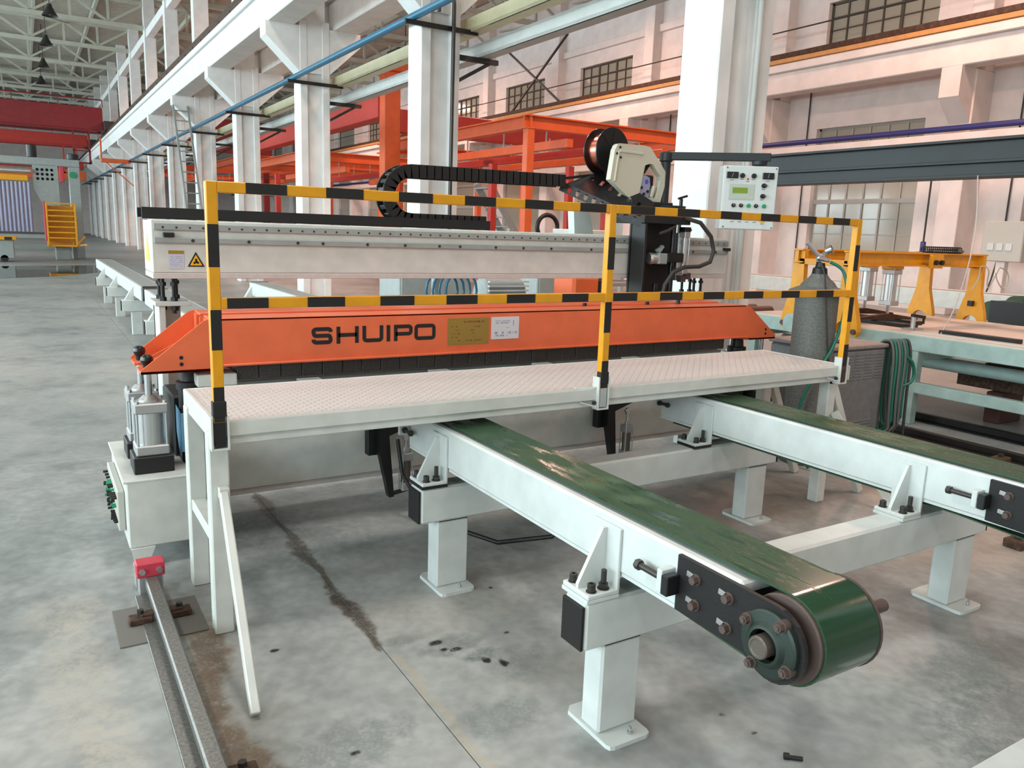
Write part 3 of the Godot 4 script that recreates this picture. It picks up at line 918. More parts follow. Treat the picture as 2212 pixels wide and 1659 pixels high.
func stand(z1: float, label: String) -> void:
	var z0 := z1 - 0.118
	var t := thing("conveyor_stand", label, "stand", V(2.6, 0, z1 - 0.06), "stands under the infeed conveyors")
	part(t, "crossbeam", MB.new().box(V(1.424, 0.34, z0), V(3.756, 0.507, z1), 0.01), M.mint)
	part(t, "end_cap", MB.new().box(V(1.412, 0.345, z0 + 0.004), V(1.4235, 0.495, z1 - 0.004), 0.002), M.steelblack, "black end cap")
	part(t, "end_cap", MB.new().box(V(3.7565, 0.345, z0 + 0.004), V(3.768, 0.495, z1 - 0.004), 0.002), M.steelblack, "black end cap")
	for xl: float in [1.512, 3.53]:
		part(t, "leg_gap", MB.new().box(V(xl + 0.01, 0.335, z0 + 0.01), V(xl + 0.155, 0.341, z1 - 0.012)), M.black)
		var lg := part(t, "leg", MB.new().box(V(xl, 0.014, z0 + 0.004), V(xl + 0.162, 0.336, z1 - 0.014), 0.008), M.mint)
		var a := xl - 0.008
		var b := xl + 0.168
		var za := z0 - 0.078
		var zb := z1 + 0.062
		var c := 0.022
		part(lg, "foot_plate", MB.new().prism([Vector2(a + c, za), Vector2(b - c, za), Vector2(b, za + c), Vector2(b, zb - c), Vector2(b - 0.006, zb - 0.006), Vector2(b - c, zb), Vector2(a + c, zb), Vector2(a + 0.006, zb - 0.006), Vector2(a, zb - c), Vector2(a, za + c)], V(0, 0, 0), V(1, 0, 0), V(0, 0, 1), V(0, 0.015, 0)), M.mint)
		part(lg, "anchor_bolt", MB.new().hexa(V(xl + 0.1, 0.015, zb - 0.032), V(xl + 0.1, 0.024, zb - 0.032), 0.01).cyl(V(xl + 0.1, 0.015, zb - 0.032), V(xl + 0.1, 0.042, zb - 0.032), 0.0055, 8), M.chrome)

# ---------------------------------------------------------------- platform and guard rail
func platform() -> void:
	var t := thing("work_platform", "long white work platform with tread-plate deck in front of the orange clamp beam", "platform", V(2.44, 0, -3.4))
	var im := paint(128, 128, Color(0, 0, 0))
	for j in 128:
		for i in 128:
			var h := 0.0
			for c in [[32, 32, 1], [96, 96, 1], [96, 32, -1], [32, 96, -1]]:
				var p := Vector2(i - c[0], j - c[1])
				var a: float = (p.x + p.y * c[2]) * 0.7071
				var b: float = (p.x - p.y * c[2]) * 0.7071
				var q := Vector2(a / 30.0, b / 9.0).length()
				h = maxf(h, clampf((1.0 - q) * 3.0, 0.0, 1.0))
			im.set_pixel(i, j, Color(h, h, h))
	var dm: StandardMaterial3D = M.deck
	var uvm := StandardMaterial3D.new()
	uvm.resource_name = "tread_plate"
	uvm.albedo_color = dm.albedo_color
	uvm.roughness = 0.45
	uvm.heightmap_enabled = true
	uvm.heightmap_texture = ImageTexture.create_from_image(im)
	uvm.heightmap_scale = 0.8
	M["tread"] = uvm
	var dk := MB.new().box(V(0.575, 0.888, -3.735), V(4.312, 0.8995, -3.075))
	dk.quv(V(0.575, 0.9, -3.075), V(4.312, 0.9, -3.075), V(4.312, 0.9, -3.735), V(0.575, 0.9, -3.735), Vector2(0, 13.2), Vector2(74.7, 13.2), Vector2(74.7, 0), Vector2(0, 0))
	part(t, "deck", dk, uvm, "checkered tread plate")
	var fr := MB.new()
	fr.box(V(0.56, 0.842, -3.075), V(4.32, 0.902, -3.05), 0.004)
	fr.box(V(0.6, 0.806, -3.115), V(4.3, 0.842, -3.07), 0.003)
	fr.box(V(0.56, 0.842, -3.75), V(4.32, 0.902, -3.733), 0.004)
	part(t, "edge_rail", fr, M.white)
	part(t, "side_rail", MB.new().box(V(0.556, 0.812, -3.75), V(0.576, 0.902, -3.05), 0.004), M.white)
	part(t, "side_rail", MB.new().box(V(4.312, 0.812, -3.75), V(4.332, 0.902, -3.05), 0.004), M.white)
	for xx in [1.5, 2.45, 3.4]:
		part(t, "joist", MB.new().box(V(xx - 0.02, 0.83, -3.73), V(xx + 0.02, 0.893, -3.08)), M.white)
	# legs
	for s in [[0.545, -3.118], [0.545, -3.62], [4.235, -3.118], [4.235, -3.62]]:
		var xl: float = s[0]
		var zf: float = s[1]
		part(t, "leg", MB.new().box(V(xl, 0, zf - 0.075), V(xl + 0.075, 0.842, zf), 0.005), M.white)
	for xl in [0.553, 4.243]:
		part(t, "rung", MB.new().box(V(xl, 0.37, -3.62), V(xl + 0.06, 0.42, -3.193), 0.003), M.white)
	part(t, "brace", MB.new().bar(V(0.592, 0.612, -3.112), V(0.552, 0.01, -2.49), 0.032, 0.05, 0.004), M.white)
	part(t, "brace_lug", MB.new().box(V(0.572, 0.585, -3.118), V(0.612, 0.628, -3.08), 0.003), M.white)
	part(t, "brace", MB.new().bar(V(4.29, 0.6, -3.1), V(4.53, 0.01, -2.76), 0.032, 0.05, 0.004), M.white)
	part(t, "brace", MB.new().bar(V(4.29, 0.8, -3.15), V(4.69, 0.01, -3.14), 0.05, 0.05, 0.004), M.white)
	part(t, "brace", MB.new().bar(V(4.29, 0.8, -3.65), V(4.66, 0.01, -3.64), 0.05, 0.05, 0.004), M.white)
	part(t, "gusset", MB.new().box(V(4.24, 0.78, -3.19), V(4.31, 0.842, -3.118)), M.white)
	# sockets that hold the rail posts
	for xp in [0.575, 2.39, 4.245]:
		var so := MB.new()
		so.box(V(xp - 0.034, 0.8, -3.083), V(xp - 0.026, 0.925 if xp < 1.0 else 0.96, -3.03), 0.001)
		so.box(V(xp + 0.026, 0.8, -3.083), V(xp + 0.034, 0.925 if xp < 1.0 else 0.96, -3.03), 0.001)
		so.box(V(xp - 0.034, 0.795, -3.083), V(xp + 0.034, 0.803, -3.03), 0.001)
		part(t, "post_socket", so, M.white)
		if xp > 1.0:
			part(t, "socket_stay", MB.new().bar(V(xp - 0.036, 0.905, -3.06), V(xp - 0.13, 0.904, -3.1), 0.03, 0.006).bar(V(xp - 0.036, 0.812, -3.05), V(xp - 0.12, 0.838, -3.07), 0.035, 0.006), M.white)
			part(t, "socket_bolt", MB.new().hexa(V(xp - 0.05, 0.83, -3.05), V(xp - 0.033, 0.83, -3.05), 0.009), M.boltdark)

func guard_rail() -> void:
	var t := thing("guard_rail", "yellow and black striped guard rail on the work platform", "railing", V(2.4, 0.8, -3.055))
	var zf := -3.035
	for xp in [0.575, 2.39, 4.245]:
		var p := part(t, "post", MB.new().box(V(xp - 0.02, 0.815, zf - 0.04), V(xp + 0.02, 1.79, zf), 0.003), M.yellow)
		for yy in [[1.485, 1.638], [1.18, 1.329], [0.905, 1.04]]:
			part(p, "black_stripe", MB.new().box(V(xp - 0.019, yy[0], zf - 0.002), V(xp + 0.0195, yy[1], zf + 0.0012)), M.stripe)
		if xp < 3.0:
			part(p, "clamp_sleeve", MB.new().box(V(xp - 0.0245, 0.925, zf - 0.03), V(xp + 0.0255, 0.985, zf + 0.004), 0.002), M.stripe)
		part(p, "stub", MB.new().box(V(xp - 0.0205, 0.808, zf - 0.036), V(xp + 0.0205, 0.904, zf + 0.0018), 0.002), M.black if xp < 1.0 else (M.alu if xp < 3.0 else M.rust))
	for s in [[0.595, 2.37], [2.41, 4.225]]:
		for yt in [1.79, 1.372]:
			var r := part(t, "rail", MB.new().box(V(s[0], yt - 0.04, zf - 0.04), V(s[1], yt, zf - 0.0005), 0.003), M.yellow)
			var x: float = 0.694 if yt > 1.5 else 0.616
			while x < s[1]:
				var a := maxf(x, s[0])
				var b := minf(x + 0.15, s[1])
				if b - a > 0.02:
					part(r, "black_stripe", MB.new().box(V(a, yt - 0.0395, zf - 0.002), V(b, yt - 0.0005, zf + 0.0012)), M.stripe)
				x += 0.3

# ---------------------------------------------------------------- rail track and floor items
func floor_items() -> void:
	var t := thing("floor_rail", "steel crane rail set in the floor at the lower left", "rail", V(0.37, 0, -2.4))
	# the groove beside the rail is a raised kerb of paler mortar on the left
	part(t, "rail_head", MB.new().box(V(0.343, 0.045, -3.62), V(0.397, 0.088, 0.9), 0.006), M.railsteel)
	part(t, "rail_web", MB.new().box(V(0.36, 0.008, -3.62), V(0.38, 0.046, 0.9)), M.railsteel)
	part(t, "rail_foot", MB.new().box(V(0.3, 0.0, -3.62), V(0.405, 0.01, 0.9), 0.002), M.railsteel)
	for zz in [-3.36, -2.2, -1.1]:
		for sx in [-1.0, 1.0]:
			var cx: float = 0.37 + sx * 0.075
			var c := part(t, "rail_clip", MB.new().box(V(cx - 0.045, 0.008, zz - 0.03), V(cx + 0.045, 0.035, zz + 0.03), 0.004).box(V(cx - 0.03 - sx * 0.03, 0.03, zz - 0.02), V(cx + 0.03 - sx * 0.02, 0.047, zz + 0.02), 0.003), M.rust)
			part(c, "clip_bolt", MB.new().hexa(V(cx, 0.045, zz), V(cx, 0.062, zz), 0.014), M.boltdark)
	part(t, "sole_plate", MB.new().box(V(0.2, 0.001, -3.52), V(0.53, 0.006, -3.18), 0.001), M.joint)
	var s := thing("rail_buffer", "red painted buffer block with two bolts at the end of the floor rail", "buffer", V(0.37, 0, -3.66))
	part(s, "bracket", MB.new().box(V(0.32, 0, -3.7), V(0.42, 0.1, -3.63), 0.004).box(V(0.315, 0.01, -3.76), V(0.33, 0.09, -3.69)), M.aludull)
	part(s, "block", MB.new().box(V(0.312, 0.085, -3.7), V(0.428, 0.15, -3.62), 0.004), M.pinkred, "worn red paint")
	for bx in [0.335, 0.405]:
		part(s, "bolt_head", MB.new().hexa(V(bx, 0.115, -3.62), V(bx, 0.115, -3.608), 0.0135), M.alu)
	solo("loose_bolt", "black socket-head bolt lying on the floor beside the conveyor foot", "bolt", MB.new().cyl(V(1.985, 0.011, -1.475), V(1.998, 0.011, -1.464), 0.011, 12).cyl(V(1.998, 0.008, -1.464), V(2.03, 0.008, -1.437), 0.0075, 10), M.black, V(2.0, 0, -1.46))
	solo("foot_plate", "pale mint steel plate cut off by the lower right corner of the picture", "plate", MB.new().box(V(2.35, 0.0, -1.14), V(3.6, 0.018, -0.9), 0.004), M.mint, V(2.9, 0, -1.0))

# ---------------------------------------------------------------- seam welding machine
func arc(c: Vector2, r: float, a0: float, a1: float, m: int) -> Array:
	var out := []
	for i in m + 1:
		var a := deg_to_rad(lerpf(a0, a1, float(i) / m))
		out.append(c + Vector2(cos(a), sin(a)) * r)
	return out

# a flat stroke of width w along a 2D path, on the plane z = zz
func stroke(mb: MB, path: Array, w: float, zz: float) -> void:
	var L := []
	var R := []
	for i in path.size():
		var p: Vector2 = path[i]
		var d0: Vector2 = (p - path[i - 1]).normalized() if i > 0 else (path[1] - p).normalized()
		var d1: Vector2 = (path[i + 1] - p).normalized() if i < path.size() - 1 else d0
		var d := (d0 + d1).normalized()
		var nrm := Vector2(-d.y, d.x)
		var k := w * 0.5 / maxf(0.4, nrm.dot(Vector2(-d0.y, d0.x)))
		L.append(p + nrm * k)
		R.append(p - nrm * k)
	for i in path.size() - 1:
		mb.prism([L[i], L[i + 1], R[i + 1], R[i]], V(0, 0, zz), V(1, 0, 0), V(0, 1, 0), V(0, 0, 0.0012))

func letters(parent: Node3D, zz: float) -> void:
	var w := 0.021
	var h := w * 0.5
	var y0 := 1.029 + h
	var y1 := 1.12 - h
	var ym := (y0 + y1) * 0.5
	var r := 0.014
	var glyphs := []
	# S
	var xa := 1.24 + h
	var xb := 1.354 - h
	var s := [Vector2(xb, y1 - 0.016)]
	s.append_array(arc(Vector2(xb - r, y1 - r), r, 20, 90, 4))
	s.append_array(arc(Vector2(xa + r, y1 - r), r, 90, 180, 4))
	s.append_array(arc(Vector2(xa + r, ym + r * 0.8), r * 0.8, 180, 270, 4))
	s.append_array(arc(Vector2(xb - r, ym - r * 0.8), r * 0.8, 90, 0, 4))
	s.append_array(arc(Vector2(xb - r, y0 + r), r, 0, -90, 4))
	s.append_array(arc(Vector2(xa + r, y0 + r), r, 270, 180, 4))
	s.append(Vector2(xa, y0 + 0.017))
	glyphs.append([s])
	# H
	xa = 1.375 + h
	xb = 1.499 - h
	glyphs.append([[Vector2(xa, y0 - h), Vector2(xa, y1 + h)], [Vector2(xb, y0 - h), Vector2(xb, y1 + h)], [Vector2(xa, ym), Vector2(xb, ym)]])
	# U
	xa = 1.52 + h
	xb = 1.64 - h
	var uu := [Vector2(xa, y1 + h)]
	uu.append_array(arc(Vector2(xa + r, y0 + r), r, 180, 270, 5))
	uu.append_array(arc(Vector2(xb - r, y0 + r), r, 270, 360, 5))
	uu.append(Vector2(xb, y1 + h))
	glyphs.append([uu])
	# I
	glyphs.append([[Vector2(1.67, y0 - h), Vector2(1.67, y1 + h)]])
	# P
	xa = 1.703 + h
	xb = 1.815 - h
	var pp := [Vector2(xa, y0 - h), Vector2(xa, y1), Vector2(xb - r, y1)]
	pp.append_array(arc(Vector2(xb - r, y1 - r), r, 80, 0, 4))
	pp.append_array(arc(Vector2(xb - r, ym - 0.006 + r), r, 0, -90, 4))
	pp.append(Vector2(xa, ym - 0.006))
	glyphs.append([pp])
	# O
	xa = 1.826 + h
	xb = 1.957 - h
	var oo := [Vector2((xa + xb) * 0.5, y1)]
	oo.append_array(arc(Vector2(xb - r, y1 - r), r, 90, 0, 5))
	oo.append_array(arc(Vector2(xb - r, y0 + r), r, 0, -90, 5))
	oo.append_array(arc(Vector2(xa + r, y0 + r), r, 270, 180, 5))
	oo.append_array(arc(Vector2(xa + r, y1 - r), r, 180, 90, 5))
	oo.append(Vector2((xa + xb) * 0.5, y1))
	glyphs.append([oo])
	for g in glyphs:
		var mb := MB.new()
		for st in g:
			stroke(mb, st, w, zz)
		part(parent, "letter", mb, M.black)

func plate_texture(w: int, h: int, bg: Color, ink: Color, rows: Array, sd: int) -> StandardMaterial3D:
	var im := paint(w, h, bg)
	var rng := RandomNumberGenerator.new()
	rng.seed = sd
	for r in rows:
		# [x0, x1, y, height, density]
		var x: int = r[0]
		while x < r[1]:
			if rng.randf() < r[4]:
				im.fill_rect(Rect2i(x, r[2], 2 + rng.randi() % 3, r[3]), ink.lerp(bg, rng.randf() * 0.5))
				im.fill_rect(Rect2i(x, r[2] + (rng.randi() % int(r[3])), 5, 1), ink)
			x += 4 + rng.randi() % 3
	var m := StandardMaterial3D.new()
	m.albedo_texture = ImageTexture.create_from_image(im)
	m.roughness = 0.4
	return m

func decal(parent: Node3D, called: String, a: Vector3, b: Vector3, m: Material, label := "") -> MeshInstance3D:
	# upright plate facing +z between corners a (lower left) and b (upper right), 2 mm thick
	var mb := MB.new()
	mb.box(V(a.x, a.y, a.z - 0.001), V(b.x, b.y, a.z + 0.001))
	mb.quv(V(a.x, a.y, a.z + 0.0012), V(b.x, a.y, a.z + 0.0012), V(b.x, b.y, a.z + 0.0012), V(a.x, b.y, a.z + 0.0012), Vector2(0, 1), Vector2(1, 1), Vector2(1, 0), Vector2(0, 0))
	return part(parent, called, mb, m, label)

func air_cylinder(parent: Node3D, c: Vector3, w: float, y0: float, y1: float, rod: float, bm: Material) -> MeshInstance3D:
	# upright pneumatic cylinder with square end caps and four tie rods
	var h := w * 0.5
	var r := part(parent, "air_cylinder", MB.new().cyl(V(c.x, y0 + 0.045, c.z), V(c.x, y1 - 0.045, c.z), h * 0.84, 28), bm)
	for yy in [[y0, y0 + 0.05], [y1 - 0.05, y1]]:
		part(r, "end_cap", MB.new().box(V(c.x - h, yy[0], c.z - h), V(c.x + h, yy[1], c.z + h), 0.006), M.aludull)
	for sx in [-1.0, 1.0]:
		for sz in [-1.0, 1.0]:
			part(r, "tie_rod", MB.new().cyl(V(c.x + sx * h * 0.86, y0 + 0.03, c.z + sz * h * 0.86), V(c.x + sx * h * 0.86, y1 + 0.008, c.z + sz * h * 0.86), 0.006 if w > 0.1 else 0.004, 8).hexa(V(c.x + sx * h * 0.82, y1, c.z + sz * h * 0.82), V(c.x + sx * h * 0.82, y1 + 0.012, c.z + sz * h * 0.82), 0.011 if w > 0.1 else 0.006), M.alu)
	if rod > 0.0:
		part(r, "collar", MB.new().lathe(V(c.x, y1, c.z), Vector3.UP, [[0, h * 0.62], [0.01, h * 0.6], [0.03, h * 0.34], [0.036, 0.0]], 20), M.aludull)
		part(r, "piston_rod", MB.new().cyl(V(c.x, y1 + 0.02, c.z), V(c.x, rod, c.z), 0.0165 if w > 0.1 else 0.008, 16), M.chrome)
	return r

func welder_machine() -> void:
	var t := thing("seam_welding_machine", "white seam welding machine with orange clamping beams behind the platform", "machine", V(2.6, 0, -4.4))
	# end cabinet with its feet
	var cab := part(t, "end_cabinet", MB.new().box(V(0.318, 0.1, -4.72), V(0.76, 0.432, -3.95), 0.006), M.white)
	part(cab, "top_plate", MB.new().box(V(0.305, 0.425, -4.73), V(0.77, 0.437, -3.945), 0.003), M.white)
	for zz in [-3.99, -4.66]:
		part(cab, "foot", MB.new().prism([Vector2(0.322, 0.1), Vector2(0.43, 0.1), Vector2(0.392, 0.008), Vector2(0.34, 0.008)], V(0, 0, zz), V(1, 0, 0), V(0, 1, 0), V(0, 0, 0.05)).box(V(0.335, 0, zz - 0.02), V(0.425, 0.01, zz + 0.06)), M.white)
	part(cab, "valve_rack", MB.new().box(V(0.285, 0.16, -4.6), V(0.317, 0.36, -4.05), 0.004), M.box_grey)
	var rng := RandomNumberGenerator.new()
	rng.seed = 4
	for i in 18:
		var zz := -4.56 + 0.028 * i
		for yy in [0.2, 0.26, 0.32]:
			if rng.randf() < 0.75:
				part(cab, "fitting", MB.new().cyl(V(0.286, yy, zz), V(0.268 - 0.01 * rng.randf(), yy, zz), 0.007, 8), M.black if rng.randf() < 0.8 else M.green)
	var cab2 := part(t, "end_cabinet", MB.new().box(V(4.36, 0.1, -4.72), V(4.84, 0.432, -3.95), 0.006), M.white)
	for zz in [-3.99, -4.66]:
		part(cab2, "foot", MB.new().box(V(4.74, 0, zz), V(4.82, 0.1, zz + 0.05)).box(V(4.42, 0, zz), V(4.5, 0.1, zz + 0.05)), M.white)
	# bed
	part(t, "bed", MB.new().box(V(0.76, 0.205, -4.64), V(4.36, 0.72, -4.3), 0.006), M.white)
	part(t, "bed_flange", MB.new().box(V(0.76, 0.19, -4.66), V(4.36, 0.206, -4.262), 0.002), M.deck)
	part(t, "mandrel", MB.new().box(V(0.84, 0.72, -4.4), V(4.4, 0.83, -4.2), 0.004), M.greysteel)
	# support blocks left and right with dark guide posts
	for xx in [0.6, 4.5]:
		part(t, "guide_block", MB.new().box(V(xx - 0.02, 0.44, -4.62), V(xx + 0.24, 0.76, -4.28), 0.01), M.black)
		part(t, "guide_post", MB.new().lathe(V(xx + 0.06, 0.7, -4.2), Vector3.UP, [[0, 0.06], [0.11, 0.06], [0.112, 0.07], [0.15, 0.07], [0.155, 0.05], [0.2, 0.045], [0.225, 0.045]], 24), M.steelblack)
		part(t, "guide_post", MB.new().box(V(xx + 0.0, 0.437, -4.26), V(xx + 0.12, 0.71, -4.14), 0.01), M.black)
	part(t, "blue_label", MB.new().prism([Vector2(-4.26, 0.72), Vector2(-4.14, 0.71), Vector2(-4.14, 0.48), Vector2(-4.2, 0.5), Vector2(-4.26, 0.58)], V(0.596, 0, 0), V(0, 0, 1), V(0, 1, 0), V(-0.003, 0, 0)).box(V(0.597, 0.5, -4.142), V(0.63, 0.7, -4.135)), M.labelblue, "pale blue label on the dark guide block")
	part(t, "table_bracket", MB.new().box(V(0.67, 0.84, -4.24), V(0.86, 0.9, -4.06), 0.004), M.white)
	# clamping beams: front and rear, each with two side plates
	for s in [[-4.052, -4.225, true], [-4.5, -4.33, false]]:
		var zf: float = s[0]
		var zb: float = s[1]
		var sg := signf(zf - zb)
		var cb := MB.new()
		# shaped outer plate: sloping ends with toes
		var prof := [Vector2(0.42, 0.921), Vector2(0.75, 0.921), Vector2(0.775, 0.944), Vector2(4.5, 0.944), Vector2(4.52, 0.921), Vector2(4.8, 0.921), Vector2(4.8, 0.95), Vector2(4.5, 1.172), Vector2(4.46, 1.178), Vector2(0.74, 1.178), Vector2(0.71, 1.17), Vector2(0.42, 0.94)]
		cb.prism(prof, V(0, 0, zf), V(1, 0, 0), V(0, 1, 0), V(0, 0, -sg * 0.012))
		var bm := part(t, "clamp_beam", cb, M.orange)
		var top := MB.new()
		top.box(V(0.74, 1.166, minf(zf, zb)), V(4.46, 1.179, maxf(zf, zb)), 0.003)
		top.box(V(0.72, 0.944, zb - 0.006), V(4.5, 1.17, zb + 0.006))
		top.box(V(0.42, 0.921, minf(zf, zb)), V(0.78, 0.933, maxf(zf, zb)))
		top.box(V(4.5, 0.921, minf(zf, zb)), V(4.8, 0.933, maxf(zf, zb)))
		top.prism([Vector2(0.43, 0.93), Vector2(0.72, 0.93), Vector2(0.72, 1.08)], V(0, 0, zb - 0.006), V(1, 0, 0), V(0, 1, 0), V(0, 0, 0.012))
		top.prism([Vector2(4.79, 0.93), Vector2(4.5, 0.93), Vector2(4.5, 1.08)], V(0, 0, zb - 0.006), V(1, 0, 0), V(0, 1, 0), V(0, 0, 0.012))
		top.box(V(0.735, 0.933, minf(zf, zb) + 0.01), V(0.747, 1.166, maxf(zf, zb) - 0.01))
		part(bm, "box_section", top, M.orange)
		part(bm, "lower_flange", MB.new().box(V(0.775, 0.94, minf(zf, zb)), V(4.5, 0.952, maxf(zf, zb) + (0.018 if sg > 0 else 0.0)), 0.003), M.orange)
		if s[2]:
			for p in [[0.6, 0.994], [0.6, 0.962], [4.69, 0.994], [4.69, 0.962]]:
				part(bm, "bolt_hole", MB.new().cyl(V(p[0], p[1], zf + 0.0002), V(p[0], p[1], zf + 0.0015), 0.0095, 14), M.black)
			letters(bm, zf + 0.0002)
			var bp := plate_texture(180, 110, Color(0.60, 0.49, 0.22), Color(0.42, 0.22, 0.12), [[70, 160, 12, 7, 0.8], [14, 50, 32, 4, 0.5], [100, 140, 34, 4, 0.5], [14, 50, 48, 4, 0.4], [100, 120, 48, 4, 0.5], [14, 50, 62, 4, 0.5], [100, 125, 60, 4, 0.4], [14, 45, 76, 4, 0.5], [100, 120, 74, 4, 0.4], [46, 160, 90, 5, 0.6]], 7)
			bp.metallic = 0.35
			decal(bm, "name_plate", V(2.034, 0.99, zf + 0.001), V(2.304, 1.146, zf), bp, "brass-coloured plate of small print")
			decal(bm, "data_card", V(2.322, 1.014, zf + 0.001), V(2.514, 1.147, zf), plate_texture(120, 84, Color(0.80, 0.79, 0.81), Color(0.45, 0.45, 0.55), [[18, 76, 14, 3, 0.9], [18, 76, 20, 6, 0.8], [94, 99, 14, 20, 0.9], [55, 72, 40, 3, 0.6], [10, 112, 56, 9, 0.45], [10, 112, 68, 6, 0.35]], 9), "white card with a small drawing")
		else:
			for xx in [3.2, 3.75]:
				part(bm, "hose_clip", MB.new().cyl(V(xx, 1.12, zb + 0.008), V(xx, 1.19, zb + 0.008), 0.014, 10), M.steelblack)
		for xx in [0.7, 4.5]:
			for yy in [0.98, 1.08]:
				part(bm, "bolt_head", MB.new().cyl(V(xx + (0.03 if xx < 1 else -0.03), yy, zb), V(xx + (0.03 if xx < 1 else -0.03), yy, zb + 0.012), 0.011, 10), M.boltdark)
	# clamping fingers under the beams
	for zz in [-4.085, -4.345]:
		for i in 31:
			var x0 := 0.865 + 0.1108 * i
			part(t, "finger", MB.new().box(V(x0, 0.862, zz - 0.13), V(x0 + 0.1075, 0.942, zz + (0.008 if i % 3 == 1 else 0.005)), 0.002), M.finger)
	# lifting cylinders
	for zc in [-4.125, -4.425]:
		for xc in [0.455, 4.74]:
			if xc > 1.0 and zc < -4.3:
				pass
			part(t, "cylinder_block", MB.new().box(V(xc - 0.09, 0.437, zc - 0.092), V(xc + 0.09, 0.52, zc + 0.092), 0.004), M.steelblack)
			var ac := air_cylinder(t, V(xc, 0, zc), 0.15, 0.52, 0.778, 0.965, M.alu)
			part(ac, "rod_nut", MB.new().lathe(V(xc, 0.93, zc), Vector3.UP, [[0, 0.018], [0.025, 0.02], [0.035, 0.026], [0.05, 0.03], [0.066, 0.026], [0.076, 0.014], [0.078, 0.0]], 18), M.blackgloss)
	# hinged loading arms under the bed
	for dx in [0.0, 1.66]:
		var arm := MB.new()
		arm.box(V(1.61 + dx, 0.34, -4.258), V(1.7 + dx, 0.66, -4.2), 0.003)
		arm.prism([Vector2(1.66, 0.62), Vector2(1.92, 0.66), Vector2(1.9, 0.52), Vector2(1.72, 0.46), Vector2(1.752, 0.088), Vector2(1.722, 0.086), Vector2(1.662, 0.36)], V(dx, 0, -4.2), V(1, 0, 0), V(0, 1, 0), V(0, 0, 0.05))
		var a := part(t, "swing_arm", arm, M.black, "black swing arm under the bed")
		air_cylinder(a, V(1.815 + dx, 0, -4.13), 0.07, 0.13, 0.36, 0.44, M.shaft)
		part(a, "clevis", MB.new().box(V(1.8 + dx, 0.43, -4.14), V(1.83 + dx, 0.48, -4.12), 0.003).cyl(V(1.79 + dx, 0.46, -4.13), V(1.84 + dx, 0.46, -4.13), 0.01, 10), M.alu)
		part(a, "knee_brace", MB.new().bar(V(1.73 + dx, 0.1, -4.17), V(1.83 + dx, 0.13, -4.13), 0.02, 0.02), M.black)
	part(t, "air_hose", MB.new().tube([V(1.75, 0.45, -4.1), V(1.76, 0.25, -4.05), V(1.8, 0.12, -3.9), V(1.88, 0.06, -3.6), V(2.0, 0.05, -3.35), V(2.2, 0.12, -3.15), V(2.35, 0.3, -3.1)], 0.012, 8), M.black)
	# small things seen between the fingers and the platform
	for xx in [1.15, 1.9, 2.6, 3.3]:
		part(t, "edge_stop", MB.new().box(V(xx, 0.78, -4.03), V(xx + 0.12, 0.86, -3.97), 0.003).box(V(xx + 0.03, 0.72, -4.2), V(xx + 0.09, 0.8, -3.99)), M.greysteel)
		part(t, "stop_knob", MB.new().cyl(V(xx + 0.06, 0.82, -3.97), V(xx + 0.06, 0.82, -3.94), 0.016, 12), M.black)

